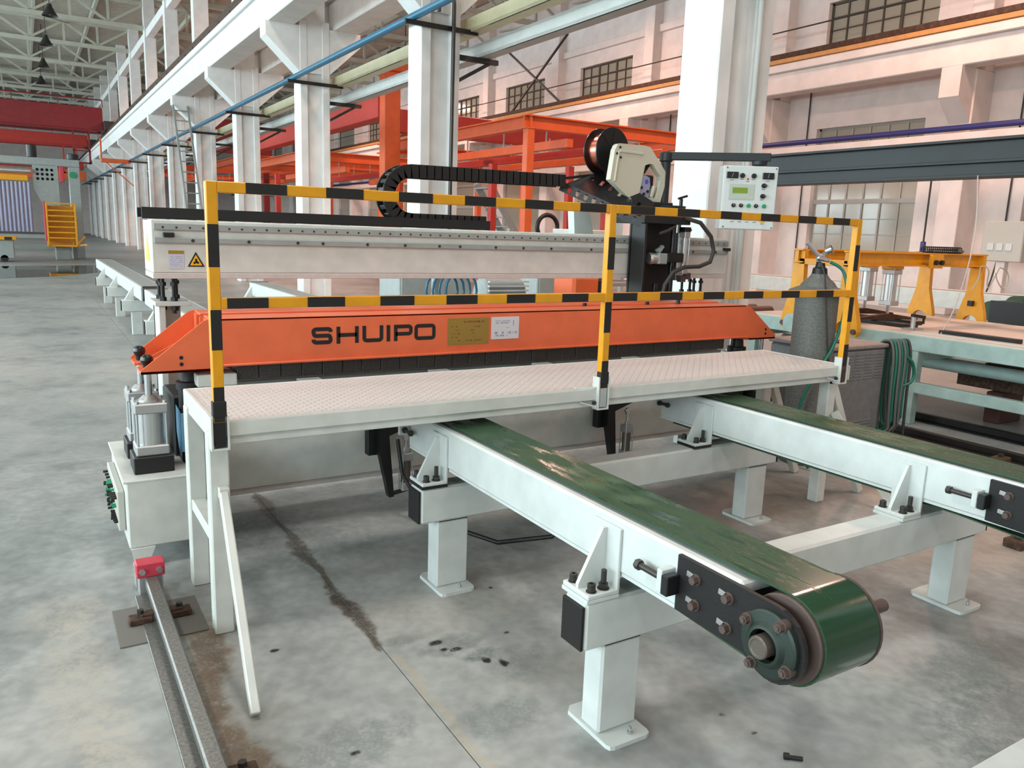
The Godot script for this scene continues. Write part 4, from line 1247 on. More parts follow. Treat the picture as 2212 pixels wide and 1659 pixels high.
func gantry() -> void:
	var t := thing("gantry_beam", "long white guide beam spanning above the orange clamp beams", "beam", V(2.7, 1.33, -4.86))
	var zf := -4.7
	var zb := -5.02
	part(t, "body", MB.new().box(V(0.572, 1.36, zb), V(4.9, 1.648, zf), 0.006), M.white)
	part(t, "bottom_flange", MB.new().box(V(0.572, 1.33, zb), V(4.9, 1.36, zf + 0.004), 0.002), M.deck)
	part(t, "guide_rail", MB.new().box(V(0.585, 1.592, zf), V(4.89, 1.628, zf + 0.014), 0.002), M.greysteel, "grey toothed rail strip")
	part(t, "guide_rail", MB.new().box(V(0.585, 1.523, zf), V(4.89, 1.554, zf + 0.018), 0.002), M.greysteel, "grey rail strip")
	for i in 62:
		var x := 0.63 + 0.069 * i
		part(t, "rail_bolt", MB.new().cyl(V(x, 1.607, zf + 0.013), V(x, 1.607, zf + 0.016), 0.006, 8), M.boltdark)
	for x in [0.78, 1.08, 1.36, 1.51, 1.79, 2.04, 2.28, 2.43, 2.7, 2.92, 3.15, 3.5, 4.5, 4.75]:
		part(t, "rail_bolt", MB.new().cyl(V(x, 1.538, zf + 0.017), V(x, 1.538, zf + 0.021), 0.009, 10), M.boltdark)
	part(t, "end_stop", MB.new().box(V(0.63, 1.556, zf), V(0.686, 1.58, zf + 0.03), 0.003), M.black)
	part(t, "end_stop", MB.new().box(V(4.84, 1.55, zf), V(4.9, 1.575, zf + 0.035), 0.003), M.black)
	decal(t, "notice", V(0.654, 1.385, zf + 0.001), V(0.733, 1.48, zf), plate_texture(80, 96, Color(0.74, 0.75, 0.80), Color(0.45, 0.47, 0.60), [[8, 72, 30, 3, 0.8], [8, 72, 40, 3, 0.8], [8, 70, 50, 3, 0.8], [8, 72, 60, 3, 0.8], [8, 60, 70, 3, 0.8], [8, 72, 80, 3, 0.7]], 3), "white notice with fine blue print")
	part(t, "notice_header", MB.new().box(V(0.654, 1.465, zf + 0.001), V(0.733, 1.483, zf + 0.0032)), M.brass)
	var tri := MB.new().prism([Vector2(0.75, 1.396), Vector2(0.84, 1.396), Vector2(0.795, 1.478)], V(0, 0, zf + 0.0005), V(1, 0, 0), V(0, 1, 0), V(0, 0, 0.001))
	var wt := part(t, "warning_sign", tri, M.black, "yellow warning triangle with black border")
	part(wt, "sign_face", MB.new().prism([Vector2(0.763, 1.403), Vector2(0.827, 1.403), Vector2(0.795, 1.462)], V(0, 0, zf + 0.0015), V(1, 0, 0), V(0, 1, 0), V(0, 0, 0.0008)), M.warnyellow)
	part(wt, "symbol", MB.new().prism([Vector2(0.79, 1.44), Vector2(0.8, 1.44), Vector2(0.802, 1.428), Vector2(0.812, 1.42), Vector2(0.806, 1.41), Vector2(0.796, 1.416), Vector2(0.784, 1.409), Vector2(0.779, 1.418), Vector2(0.79, 1.426)], V(0, 0, zf + 0.0023), V(1, 0, 0), V(0, 1, 0), V(0, 0, 0.0006)), M.black)
	part(t, "side_sign", MB.new().prism([Vector2(-4.95, 1.42), Vector2(-4.78, 1.42), Vector2(-4.865, 1.57)], V(0.572, 0, 0), V(0, 0, 1), V(0, 1, 0), V(-0.0015, 0, 0)), M.warnyellow)
	# cable trough on top
	part(t, "cable_trough", MB.new().box(V(0.548, 1.655, -5.06), V(2.74, 1.71, -5.045)).box(V(0.548, 1.65, -5.06), V(2.74, 1.657, -4.84)).box(V(0.548, 1.655, -4.848), V(2.74, 1.712, -4.836)), M.black, "black cable trough")
	part(t, "toe_bracket", MB.new().prism([Vector2(3.6, 1.648), Vector2(3.78, 1.648), Vector2(3.76, 1.72), Vector2(3.72, 1.86), Vector2(3.58, 1.86)], V(0, 0, -5.12), V(1, 0, 0), V(0, 1, 0), V(0, 0, 0.08)), M.mint)
	# posts that carry the beam
	for s in [0.6, 4.62]:
		var p := part(t, "support_post", MB.new().box(V(s, 0.0, -4.98), V(s + 0.035, 1.175, -4.76), 0.003).box(V(s, 0.0, -4.98), V(s + 0.14, 1.175, -4.94), 0.003), M.white)
		part(p, "head_plate", MB.new().box(V(s - 0.02, 1.175, -5.0), V(s + 0.17, 1.2, -4.74), 0.003), M.white)
		part(p, "base_plate", MB.new().box(V(s - 0.06, 0, -5.05), V(s + 0.2, 0.015, -4.745), 0.003), M.white)
		for q in [[s + 0.03, -4.8], [s + 0.085, -4.78], [s + 0.03, -4.94], [s + 0.12, -4.94]]:
			part(p, "levelling_bolt", MB.new().cyl(V(q[0], 1.13, q[1]), V(q[0], 1.33, q[1]), 0.011, 10).hexa(V(q[0], 1.2, q[1]), V(q[0], 1.222, q[1]), 0.02).hexa(V(q[0], 1.285, q[1]), V(q[0], 1.305, q[1]), 0.02).hexa(V(q[0], 1.15, q[1]), V(q[0], 1.174, q[1]), 0.02), M.black)
	# energy chain: lower run, left bend, upper run
	var ch := thing("cable_chain", "black cable drag chain looping over the white guide beam", "cable chain", V(2.5, 1.67, -4.94))
	var path := []
	var yl := 1.7
	var yu := 2.01
	var rr := (yu - yl) * 0.5
	var xl := 2.16
	var x := 2.72
	while x > xl:
		path.append(Vector2(x, yl))
		x -= 0.055
	for i in range(0, 11):
		var a := -PI * 0.5 - PI * i / 10.0
		path.append(Vector2(xl + rr * cos(a), yl + rr + rr * sin(a)))
	x = xl + 0.055
	while x < 3.4:
		path.append(Vector2(x, yu + 0.01 * (x - xl)))
		x += 0.055
	for i in path.size() - 1:
		var p: Vector2 = path[i]
		var q: Vector2 = path[i + 1]
		var d := (q - p).normalized()
		var e := d * 0.006
		part(ch, "link", MB.new().bar(V(p.x - e.x, p.y - e.y, -4.99), V(q.x + e.x, q.y + e.y, -4.99), 0.012, 0.086, 0.004, V(0, 0, 1).cross(V(d.x, d.y, 0))).bar(V(p.x - e.x, p.y - e.y, -4.87), V(q.x + e.x, q.y + e.y, -4.87), 0.012, 0.086, 0.004, V(0, 0, 1).cross(V(d.x, d.y, 0))).bar(V(p.x + d.x * 0.012, p.y + d.y * 0.012, -4.93), V(q.x - d.x * 0.008, q.y - d.y * 0.008, -4.93), 0.115, 0.07, 0.004, V(0, 0, 1).cross(V(d.x, d.y, 0))), M.chain)

func carriage() -> void:
	var t := thing("welding_carriage", "black welding head carriage on the guide beam with silver motor and slide", "welding head", V(4.05, 1.22, -4.6))
	part(t, "back_plate", MB.new().box(V(3.84, 1.225, -4.68), V(4.265, 1.76, -4.645), 0.004), M.black)
	part(t, "side_plate", MB.new().box(V(3.84, 1.225, -4.66), V(3.862, 1.74, -4.5), 0.003), M.black)
	part(t, "top_box", MB.new().box(V(3.83, 1.74, -4.9), V(4.28, 1.8, -4.5), 0.004), M.black)
	part(t, "vertical_rod", MB.new().cyl(V(4.17, 1.24, -4.56), V(4.17, 1.75, -4.56), 0.02, 14), M.blackgloss)
	part(t, "vertical_rod", MB.new().cyl(V(4.02, 1.24, -4.56), V(4.02, 1.3, -4.56), 0.02, 14), M.blackgloss)
	part(t, "slide_strip", MB.new().box(V(4.258, 1.32, -4.64), V(4.275, 1.68, -4.6), 0.002), M.chrome)
	part(t, "motor", MB.new().cyl(V(3.93, 1.487, -4.55), V(4.0, 1.487, -4.55), 0.04, 20, 0.004).cyl(V(3.945, 1.487, -4.55), V(3.955, 1.487, -4.55), 0.045, 20), M.alu, "silver servo motor")
	part(t, "gearbox", MB.new().box(V(3.998, 1.447, -4.59), V(4.085, 1.527, -4.51), 0.006).box(V(4.09, 1.47, -4.57), V(4.12, 1.505, -4.53), 0.003), M.greysteel)
	part(t, "motor_clamp", MB.new().bar(V(4.02, 1.53, -4.55), V(4.06, 1.58, -4.55), 0.03, 0.02).bar(V(4.0, 1.545, -4.55), V(4.05, 1.57, -4.55), 0.02, 0.015), M.greysteel)
	part(t, "cross_slide", MB.new().box(V(4.1, 1.46, -4.6), V(4.25, 1.53, -4.52), 0.004), M.black)
	air_cylinder(t, V(4.31, 0, -4.58), 0.055, 1.37, 1.695, 0.0, M.alu)
	part(t, "cylinder_head", MB.new().box(V(4.275, 1.69, -4.615), V(4.34, 1.725, -4.55), 0.003).box(V(4.33, 1.7, -4.59), V(4.37, 1.71, -4.575)), M.steelblack)
	part(t, "valve", MB.new().box(V(4.33, 1.33, -4.6), V(4.38, 1.38, -4.56), 0.003).box(V(4.28, 1.31, -4.61), V(4.33, 1.36, -4.56), 0.003), M.edgebrown)
	part(t, "torch", MB.new().cyl(V(4.02, 1.26, -4.3), V(4.02, 0.98, -4.28), 0.014, 12).cyl(V(4.02, 1.02, -4.28), V(4.02, 0.96, -4.28), 0.02, 12).bar(V(4.02, 1.24, -4.56), V(4.02, 1.24, -4.28), 0.03, 0.03), M.black)
	part(t, "cable", MB.new().tube([V(4.22, 1.79, -4.5), V(4.34, 1.76, -4.46), V(4.46, 1.66, -4.46), V(4.5, 1.55, -4.46), V(4.47, 1.47, -4.46), V(4.36, 1.435, -4.46), V(4.2, 1.43, -4.45), V(4.08, 1.39, -4.44), V(4.0, 1.3, -4.43), V(3.98, 1.2, -4.43)], 0.016, 10), M.cable)
	part(t, "cable", MB.new().tube([V(4.15, 1.73, -4.52), V(4.05, 1.69, -4.5), V(3.98, 1.67, -4.5)], 0.012, 8), M.cable)
	# perforated cable tray reaching from the chain to the carriage
	var tray := thing("perforated_tray", "black perforated sheet tray carrying cables from the chain to the welding head", "cable tray", V(3.65, 1.8, -4.75))
	var A := V(3.412, 1.956, -4.95)
	var B := V(3.779, 2.09, -4.95)
	var Cc := V(3.945, 1.899, -4.5)
	var D := V(3.756, 1.728, -4.5)
	var ux := (D - A).normalized()
	var ln := A.distance_to(D)
	var nn := ux.cross(B - A).normalized()
	var uy := nn.cross(ux)
	var bl := (B - A).dot(uy)
	var bx := (B - A).dot(ux)
	var cx := (Cc - A).dot(ux)
	var cy := (Cc - A).dot(uy)
	var holes := []
	for i in 6:
		var f := 0.1 + 0.15 * i
		var c := Vector2(lerpf(bx * 0.55, lerpf(ln, cx, 0.55), f), lerpf(bl * 0.62, cy * 0.55, f))
		holes.append([c + Vector2(-0.012, -0.03), c + Vector2(0.012, -0.03), c + Vector2(0.012, 0.03), c + Vector2(-0.012, 0.03)])
	part(tray, "sheet", MB.new().prism([Vector2(0, 0), Vector2(ln, 0), Vector2(cx, cy), Vector2(bx, bl)], A + V(0, 0.04, 0), ux, uy, nn * 0.003, holes), M.blackgloss)
	# front web with oval holes
	var wy := V(0, 1, 0)
	wy = (wy - ux * wy.dot(ux)).normalized()
	var oh := []
	for i in 9:
		var c := Vector2(0.05 + 0.066 * i, 0.022)
		var ov := []
		for k in 10:
			var a := TAU * k / 10.0
			ov.append(c + Vector2(0.017 * cos(a), 0.024 * sin(a)))
		oh.append(ov)
	part(tray, "side_web", MB.new().prism([Vector2(-0.03, -0.012), Vector2(ln + 0.03, -0.014), Vector2(ln + 0.03, 0.056), Vector2(-0.03, 0.056)], A + nn * 0.004, ux, wy, ux.cross(wy) * 0.003, oh), M.black)
	part(tray, "end_frame", MB.new().bar(V(3.42, 2.045, -4.96), V(3.78, 2.1, -4.95), 0.02, 0.02).bar(V(3.41, 1.96, -4.96), V(3.425, 2.05, -4.96), 0.02, 0.02).bar(V(3.44, 1.98, -4.93), V(3.75, 2.09, -4.93), 0.016, 0.016), M.black)
	# wire feeder
	var f := thing("wire_feeder", "cream wire feeder housing with a cut-out handle above the guide beam", "wire feeder", V(3.9, 1.85, -4.7))
	var out := [Vector2(3.627, 2.04), Vector2(3.655, 2.25)]
	out.append_array(arc(Vector2(3.705, 2.255), 0.042, 170, 90, 5))
	out.append_array([Vector2(3.93, 2.3), Vector2(3.985, 2.293), Vector2(4.145, 2.13)])
	out.append_array(arc(Vector2(4.125, 2.085), 0.038, 40, -10, 4))
	out.append_array([Vector2(4.115, 1.9), Vector2(4.07, 1.9), Vector2(3.84, 1.9)])
	var cut := [Vector2(3.945, 2.16), Vector2(3.985, 2.175), Vector2(4.02, 2.17), Vector2(4.1, 2.09), Vector2(4.105, 2.06), Vector2(4.07, 1.93), Vector2(3.9, 1.93)]
	part(f, "housing", MB.new().prism(out, V(0, 0, -4.72), V(1, 0, 0), V(0, 1, 0), V(0, 0, 0.05), [cut]), M.cream)
	part(f, "rib", MB.new().bar(V(3.7, 2.245, -4.67), V(3.92, 2.24, -4.67), 0.014, 0.02, 0.006).bar(V(3.69, 2.24, -4.67), V(3.665, 2.03, -4.67), 0.014, 0.02, 0.006), M.cream)
	for p in [[3.7, 2.27], [3.675, 2.225], [3.71, 2.2]]:
		part(f, "screw", MB.new().cyl(V(p[0], p[1], -4.67), V(p[0], p[1], -4.664), 0.009, 10), M.boltdark)
	var dr := part(f, "drive", MB.new().prism([Vector2(3.9, 1.93), Vector2(3.93, 2.06), Vector2(3.955, 2.09), Vector2(4.0, 2.075), Vector2(4.01, 2.02), Vector2(4.0, 1.92)], V(0, 0, -4.71), V(1, 0, 0), V(0, 1, 0), V(0, 0, 0.035)), M.lavender, "lavender drive plate")
	part(dr, "badge", MB.new().lathe(V(3.972, 2.045, -4.675), V(0, 0, 1), [[0, 0.018], [0.002, 0.016], [0.002, 0.0]], 16), M.violet)
	for p in [[3.925, 2.0], [3.985, 1.975], [3.95, 1.955]]:
		part(dr, "bolt_head", MB.new().cyl(V(p[0], p[1], -4.676), V(p[0], p[1], -4.668), 0.011, 10), M.black)
	part(f, "drive_motor", MB.new().cyl(V(3.97, 2.12, -4.73), V(4.04, 2.2, -4.74), 0.025, 14).box(V(3.94, 1.9, -4.9), V(4.1, 2.1, -4.74), 0.01), M.black)
	part(f, "pressure_lever", MB.new().bar(V(4.03, 1.93, -4.69), V(4.06, 2.02, -4.69), 0.03, 0.03, 0.008), M.cream)
	part(f, "base", MB.new().box(V(3.8, 1.8, -4.9), V(4.2, 1.9, -4.62), 0.004), M.black)
	# spool of copper wire
	var s := thing("wire_spool", "black spool of copper welding wire beside the wire feeder", "spool", V(3.62, 2.24, -4.9))
	var ax := V(0.11, 0.0, 0.99).normalized()
	var sc := V(3.735, 2.256, -4.875)
	for k: float in [-0.065, 0.065]:
		var p := sc + ax * k
		var fl := part(s, "flange", MB.new().lathe(p - ax * 0.004, ax, [[0, 0.0], [0, 0.167], [0.008, 0.167], [0.008, 0.03]], 44), M.blackgloss)
		if k > 0.0:
			for a in 8:
				var e := V(0, 1, 0) * cos(TAU * a / 8) + ax.cross(V(0, 1, 0)) * sin(TAU * a / 8)
				part(fl, "rib", MB.new().bar(p + ax * 0.005 + e * 0.045, p + ax * 0.005 + e * 0.15, 0.004, 0.004), M.black)
	part(s, "wire_winding", MB.new().lathe(sc - ax * 0.061, ax, [[0, 0.135], [0.122, 0.135]], 40), M.copper, "copper wire")
	part(s, "hub", MB.new().lathe(sc - ax * 0.08, ax, [[0, 0.0], [0, 0.045], [0.145, 0.045], [0.145, 0.02], [0.15, 0.02], [0.15, 0.0]], 20), M.black)
	part(s, "spindle", MB.new().bar(sc, V(3.85, 1.9, -4.88), 0.03, 0.03), M.black)
	# swivel post and arm of the control panel
	var a := thing("swivel_support", "dark swivel arm that carries the control panel", "arm", V(4.2, 1.85, -4.7))
	part(a, "cup", MB.new().lathe(V(4.2, 1.78, -4.72), Vector3.UP, [[0, 0.15], [0.07, 0.16], [0.1, 0.165], [0.1, 0.15], [0.03, 0.13], [0.03, 0.0]], 30), M.boom)
	part(a, "post", MB.new().cyl(V(4.17, 1.81, -4.7), V(4.17, 2.235, -4.7), 0.038, 20), M.boom)
	part(a, "joint", MB.new().cyl(V(4.17, 2.2, -4.7), V(4.17, 2.275, -4.7), 0.05, 20, 0.01), M.boom)
	part(a, "arm", MB.new().bar(V(4.15, 2.245, -4.72), V(4.72, 2.245, -4.18), 0.055, 0.058, 0.005), M.boom)
	part(a, "swivel", MB.new().cyl(V(4.66, 2.185, -4.23), V(4.66, 2.22, -4.23), 0.055, 20, 0.006), M.boom)
	# control panel
	var pn := thing("control_panel", "hanging grey control panel with meters, keypad and green buttons", "control panel", V(4.555, 1.72, -4.2))
	var px := V(0.8555, 0.0, 0.5178).normalized()
	var py := V(0, 1, 0)
	var pz := px.cross(py)
	var o := V(4.555, 1.72, -4.2)
	var xf := Transform3D(Basis(px, py, pz), o)
	var W := 0.19
	var Hh := 0.455
	part(pn, "case", MB.new().box(V(-W - 0.012, 0, -0.14), V(W + 0.006, Hh, -0.004), 0.004, xf), M.panel)
	part(pn, "face_plate", MB.new().box(V(-W, 0.006, -0.005), V(W, Hh - 0.006, 0.0), 0.0015, xf), M.panel)
	for c in [[-0.178, 0.44], [0.178, 0.44], [-0.178, 0.018], [0.178, 0.018]]:
		part(pn, "screw", MB.new().cyl(xf * V(c[0], c[1], 0), xf * V(c[0], c[1], 0.002), 0.005, 8), M.boltdark)
	for s2 in [[-0.14, 0.6], [0.122, 0.2]]:
		var me := part(pn, "meter", MB.new().box(V(s2[0] - 0.042, 0.365, 0), V(s2[0] + 0.042, 0.41, 0.014), 0.003, xf), M.blackgloss)
		part(me, "meter_face", MB.new().box(V(s2[0] - 0.036, 0.37, 0.0141), V(s2[0] + 0.036, 0.405, 0.0146), 0.0, xf), M.steelblack)
		part(me, "needle", MB.new().bar(xf * V(s2[0] - 0.005, 0.372, 0.015), xf * V(s2[0] + 0.004, 0.402, 0.015), 0.004, 0.001), M.panel)
	for c in [[-0.068, 0.385], [0.016, 0.385]]:
		part(pn, "dial", MB.new().cyl(xf * V(c[0], c[1], 0), xf * V(c[0], c[1], 0.018), 0.0175, 18, 0.003), M.black)
	part(pn, "indicator", MB.new().cyl(xf * V(-0.025, 0.362, 0), xf * V(-0.025, 0.362, 0.006), 0.007, 12), M.red)
	var kp := part(pn, "keypad", MB.new().box(V(-0.155, 0.215, 0), V(0.03, 0.325, 0.004), 0.001, xf), M.keypad)
	part(kp, "display", MB.new().box(V(-0.13, 0.26, 0.004), V(-0.02, 0.3, 0.0055), 0.0, xf), M.lcd, "green display")
	for i in 3:
		for j in 4:
			part(kp, "key", MB.new().box(V(-0.013 + 0.013 * i, 0.25 + 0.0145 * j, 0.004), V(-0.004 + 0.013 * i, 0.26 + 0.0145 * j, 0.0055), 0.0, xf), M.box_grey)
	for i in 5:
		part(kp, "key", MB.new().box(V(-0.12 + 0.022 * i, 0.228, 0.004), V(-0.108 + 0.022 * i, 0.238, 0.0055), 0.0, xf), M.box_grey)
	for c in [[0.095, 0.318], [0.092, 0.243]]:
		part(pn, "toggle", MB.new().cyl(xf * V(c[0], c[1], 0), xf * V(c[0], c[1], 0.015), 0.0165, 16).cyl(xf * V(c[0], c[1], 0.012), xf * V(c[0] + 0.02, c[1] + 0.001, 0.02), 0.008, 10), M.black)
	var bi := 0
	for c in [[-0.115, "black"], [-0.06, "black"], [-0.005, "green"], [0.05, "black"], [0.108, "green"]]:
		var b := part(pn, "button", MB.new().cyl(xf * V(c[0], 0.173, 0), xf * V(c[0], 0.173, 0.014), 0.0145, 18, 0.002), M[c[1]], "green push button" if c[1] == "green" else "")
		if c[1] == "black":
			part(b, "pointer", MB.new().bar(xf * V(c[0] - 0.002, 0.172, 0.0145), xf * V(c[0] + 0.004, 0.185, 0.0145), 0.004, 0.002), M.panel)
		bi += 1
	for c in [-0.115, -0.06, -0.005, 0.05]:
		part(pn, "button", MB.new().cyl(xf * V(c, 0.09, 0), xf * V(c, 0.09, 0.014), 0.0145, 18, 0.002), M.black if c < -0.1 else M.red)
	part(pn, "emergency_collar", MB.new().cyl(xf * V(0.108, 0.085, 0), xf * V(0.108, 0.085, 0.003), 0.032, 20), M.warnyellow)
	part(pn, "emergency_stop", MB.new().cyl(xf * V(0.108, 0.09, 0.003), xf * V(0.108, 0.09, 0.03), 0.019, 18, 0.003), M.red)
	# print under the controls: rows of tiny marks
	for c in [[-0.14, 0.352], [0.122, 0.352], [-0.068, 0.36], [-0.025, 0.345], [0.016, 0.36], [0.095, 0.292], [0.09, 0.218], [-0.115, 0.055], [-0.06, 0.055], [-0.005, 0.055], [0.05, 0.055], [0.108, 0.045]]:
		var mk := MB.new()
		for i in 4:
			mk.box(V(c[0] - 0.012 + 0.0065 * i, c[1] - 0.003, 0.0), V(c[0] - 0.008 + 0.0065 * i, c[1] + 0.003, 0.0004), 0.0, xf)
		part(pn, "print", mk, M.boltdark)
	solo("tommy_bar", "thin black T-shaped rod standing beside the control panel", "rod", MB.new().bar(V(4.5, 1.42, -4.86), V(4.5, 1.95, -4.86), 0.02, 0.02).bar(V(4.47, 1.95, -4.86), V(4.56, 1.975, -4.86), 0.016, 0.016), M.black, V(4.5, 1.4, -4.86))

# ---------------------------------------------------------------- right-hand equipment
func sag(p: Vector3, q: Vector3, drop: float, m := 8) -> Array:
	var out := []
	for i in m + 1:
		var t := float(i) / m
		out.append(p.lerp(q, t) - V(0, drop * 4.0 * t * (1.0 - t), 0))
	return out

func curve(pts: Array, m := 6) -> Array:
	var out := []
	for i in pts.size() - 1:
		var p0: Vector3 = pts[maxi(i - 1, 0)]
		var p1: Vector3 = pts[i]
		var p2: Vector3 = pts[i + 1]
		var p3: Vector3 = pts[mini(i + 2, pts.size() - 1)]
		for k in m:
			var t := float(k) / m
			out.append(0.5 * (2.0 * p1 + (p2 - p0) * t + (2.0 * p0 - 5.0 * p1 + 4.0 * p2 - p3) * t * t + (3.0 * p1 - p0 - 3.0 * p2 + p3) * t * t * t))
	out.append(pts[pts.size() - 1])
	return out

func right_side() -> void:
	# gas bottle
	var c := V(4.95, 0, -3.83)
	var t := thing("gas_cylinder", "worn grey gas cylinder with collar standing at the end of the platform", "gas cylinder", c)
	part(t, "bottle", MB.new().lathe(c, Vector3.UP, [[0.0, 0.0], [0.0, 0.14], [0.02, 0.152], [1.27, 0.152], [1.3, 0.15], [1.36, 0.11], [1.39, 0.075], [1.41, 0.06], [1.43, 0.05], [1.44, 0.0]], 36), M.gascyl)
	part(t, "collar_ring", MB.new().lathe(c, Vector3.UP, [[1.262, 0.15], [1.27, 0.195], [1.285, 0.205], [1.3, 0.2], [1.315, 0.165], [1.33, 0.13]], 36), M.gascyl)
	part(t, "neck", MB.new().lathe(c, Vector3.UP, [[1.42, 0.055], [1.46, 0.05], [1.47, 0.036], [1.5, 0.03], [1.5, 0.0]], 18), M.black)
	var rg := thing("gas_regulator", "chrome gas regulator with a slanting tube on top of the grey cylinder", "regulator", c + V(0, 1.5, 0))
	part(rg, "body", MB.new().cyl(c + V(-0.02, 1.5, 0), c + V(0.0, 1.56, 0.0), 0.022, 14).bar(c + V(-0.05, 1.54, 0.0), c + V(0.05, 1.52, 0.03), 0.035, 0.035, 0.006), M.chrome)
	part(rg, "flow_tube", MB.new().cyl(c + V(-0.03, 1.54, 0.01), c + V(-0.135, 1.645, -0.03), 0.016, 14), M.alu)
	part(rg, "gauge", MB.new().cyl(c + V(0.05, 1.585, 0.0), c + V(0.065, 1.605, 0.035), 0.03, 18).cyl(c + V(0.0, 1.55, 0.0), c + V(0.05, 1.59, 0.01), 0.014, 10), M.chrome)
	solo("gas_hose", "green gas hose hanging down the grey cylinder", "hose", MB.new().tube(curve([c + V(0.04, 1.51, 0.05), c + V(0.1, 1.45, 0.12), c + V(0.11, 1.3, 0.165), c + V(0.1, 1.1, 0.162), c + V(0.02, 0.9, 0.165), c + V(-0.1, 0.72, 0.15), c + V(-0.18, 0.5, 0.1), c + V(-0.2, 0.2, 0.1), c + V(-0.15, 0.015, 0.2)]), 0.012, 10), M.greenhose, c + V(0, 0, 0.16))
	solo("gauge_cable", "thin dark cable hanging down the grey cylinder", "cable", MB.new().tube(curve([c + V(-0.06, 1.53, 0.02), c + V(-0.1, 1.42, 0.12), c + V(-0.07, 1.1, 0.155), c + V(0.0, 0.8, 0.157), c + V(0.07, 0.62, 0.157), c + V(0.12, 0.4, 0.16), c + V(0.14, 0.02, 0.18)]), 0.006, 8), M.cable, c + V(0, 0, 0.17))
	# welding power source
	var w := thing("welding_power_source", "grey welding power source cabinet with louvred sides beside the gas cylinder", "welder", V(5.4, 0, -4.05))
	var xa := 5.16
	var xb := 5.83
	var zf := -3.8
	var zb := -4.4
	part(w, "cabinet", MB.new().box(V(xa, 0.1, zb), V(xb, 0.84, zf), 0.02), M.welder)
	part(w, "lid", MB.new().box(V(xa - 0.012, 0.84, zb - 0.012), V(xb + 0.012, 0.872, zf + 0.012), 0.012), M.weldertop)
	for i in 4:
		for j in 9:
			var x := xa + 0.16 + 0.125 * i
			part(w, "louvre", MB.new().box(V(x, 0.6 + 0.024 * j, zf - 0.002), V(x + 0.1, 0.608 + 0.024 * j, zf + 0.006), 0.002), M.welder)
	for i in 5:
		for j in 4:
			var z := zb + 0.06 + 0.105 * i
			part(w, "louvre", MB.new().box(V(xa - 0.006, 0.62 + 0.026 * j, z), V(xa + 0.002, 0.628 + 0.026 * j, z + 0.085), 0.002), M.welder)
	for j in 5:
		part(w, "louvre", MB.new().box(V(xa + 0.1, 0.16 + 0.024 * j, zf - 0.002), V(xb - 0.1, 0.168 + 0.024 * j, zf + 0.006), 0.002), M.welder)
	for p in [[5.28, -3.95], [5.46, -3.97]]:
		part(w, "lifting_eye", MB.new().lathe(V(p[0], 0.872, p[1]), Vector3.UP, [[0, 0.055], [0.008, 0.06], [0.016, 0.05], [0.016, 0.025], [0.004, 0.02], [0.004, 0.0]], 18), M.edgebrown)
	part(w, "label", MB.new().box(V(xa - 0.0015, 0.44, -3.86), V(xa + 0.001, 0.56, -3.79)), M.labelblue)
	for p in [[xa + 0.08, zf - 0.08], [xb - 0.08, zf - 0.08], [xa + 0.08, zb + 0.08], [xb - 0.08, zb + 0.08]]:
		part(w, "castor", MB.new().cyl(V(p[0] - 0.02, 0.05, p[1]), V(p[0] + 0.02, 0.05, p[1]), 0.05, 16).box(V(p[0] - 0.03, 0.06, p[1] - 0.03), V(p[0] + 0.03, 0.1, p[1] + 0.03)), M.black)
	part(w, "cable_hook", MB.new().box(V(5.81, 0.84, -3.85), V(6.06, 0.87, -3.79), 0.004), M.steelblack)
	# coiled cables hung on its corner: every strand is a hose of its own
	var rng := RandomNumberGenerator.new()
	rng.seed = 21
	var kinds := [["greyhose", "grey"], ["greenhose", "green"], ["greyhose", "grey"], ["cable", "dark"], ["greenhose", "green"], ["greyhose", "grey"], ["greyhose", "grey"], ["greenhose", "green"], ["cable", "dark"]]
	var spots := ["leftmost", "second from the left", "third from the left", "fourth from the left", "middle", "fourth from the right", "third from the right", "second from the right", "rightmost"]
	for i in 9:
		var x := 5.845 + 0.024 * i
		var s := rng.randf_range(-0.02, 0.02)
		var low := 0.2 + rng.randf_range(-0.12, 0.1)
		var z := -3.75 + 0.012 * (i % 3)
		solo("welding_cable", "%s hose of the coil hung on the welding power source, %s" % [kinds[i][1], spots[i]], "cable", MB.new().tube(curve([V(x + s, low, z + 0.02), V(x + s * 0.5 - 0.008, 0.45, z + 0.015), V(x - 0.004, 0.74, z + 0.01), V(x, 0.87, z - 0.02), V(x, 0.895, z - 0.06), V(x, 0.85, z - 0.12), V(x + 0.006, 0.6, z - 0.14), V(x + 0.01 - s, low - 0.04, z - 0.11), V(x - s, low - 0.08, z - 0.04), V(x + s, low, z + 0.02)], 5), 0.0115, 8), M[kinds[i][0]], V(x, low - 0.09, z - 0.05), "coil of welding cables")
	solo("hose_loop", "green hose loop sticking out beside the coiled cables", "hose", MB.new().tube(curve([V(5.96, 0.78, -3.72), V(6.04, 0.72, -3.7), V(6.08, 0.62, -3.7), V(6.05, 0.56, -3.7), V(5.97, 0.53, -3.72)]), 0.013, 8), M.greenhose, V(6.0, 0.5, -3.7))
	solo("floor_cable", "brown cable running along the floor from the coiled hoses", "cable", MB.new().tube(curve([V(5.9, 0.14, -3.72), V(5.95, 0.03, -3.6), V(6.0, 0.015, -3.45), V(6.05, 0.015, -3.25), V(6.02, 0.015, -3.05)]), 0.013, 8), M.rust, V(6.0, 0, -3.4))
	# long pale green roller table
	var tb := thing("roller_table", "long pale green steel work table on the right under the yellow gantry", "table", V(8.0, 0, -4.6))
	part(tb, "top_plate", MB.new().box(V(6.97, 0.83, -6.3), V(9.0, 0.845, -2.9), 0.002), M.pallet, "dusty pale table top")
	part(tb, "edge_beam", MB.new().box(V(6.95, 0.69, -6.3), V(7.06, 0.835, -2.9), 0.006), M.greengrey)
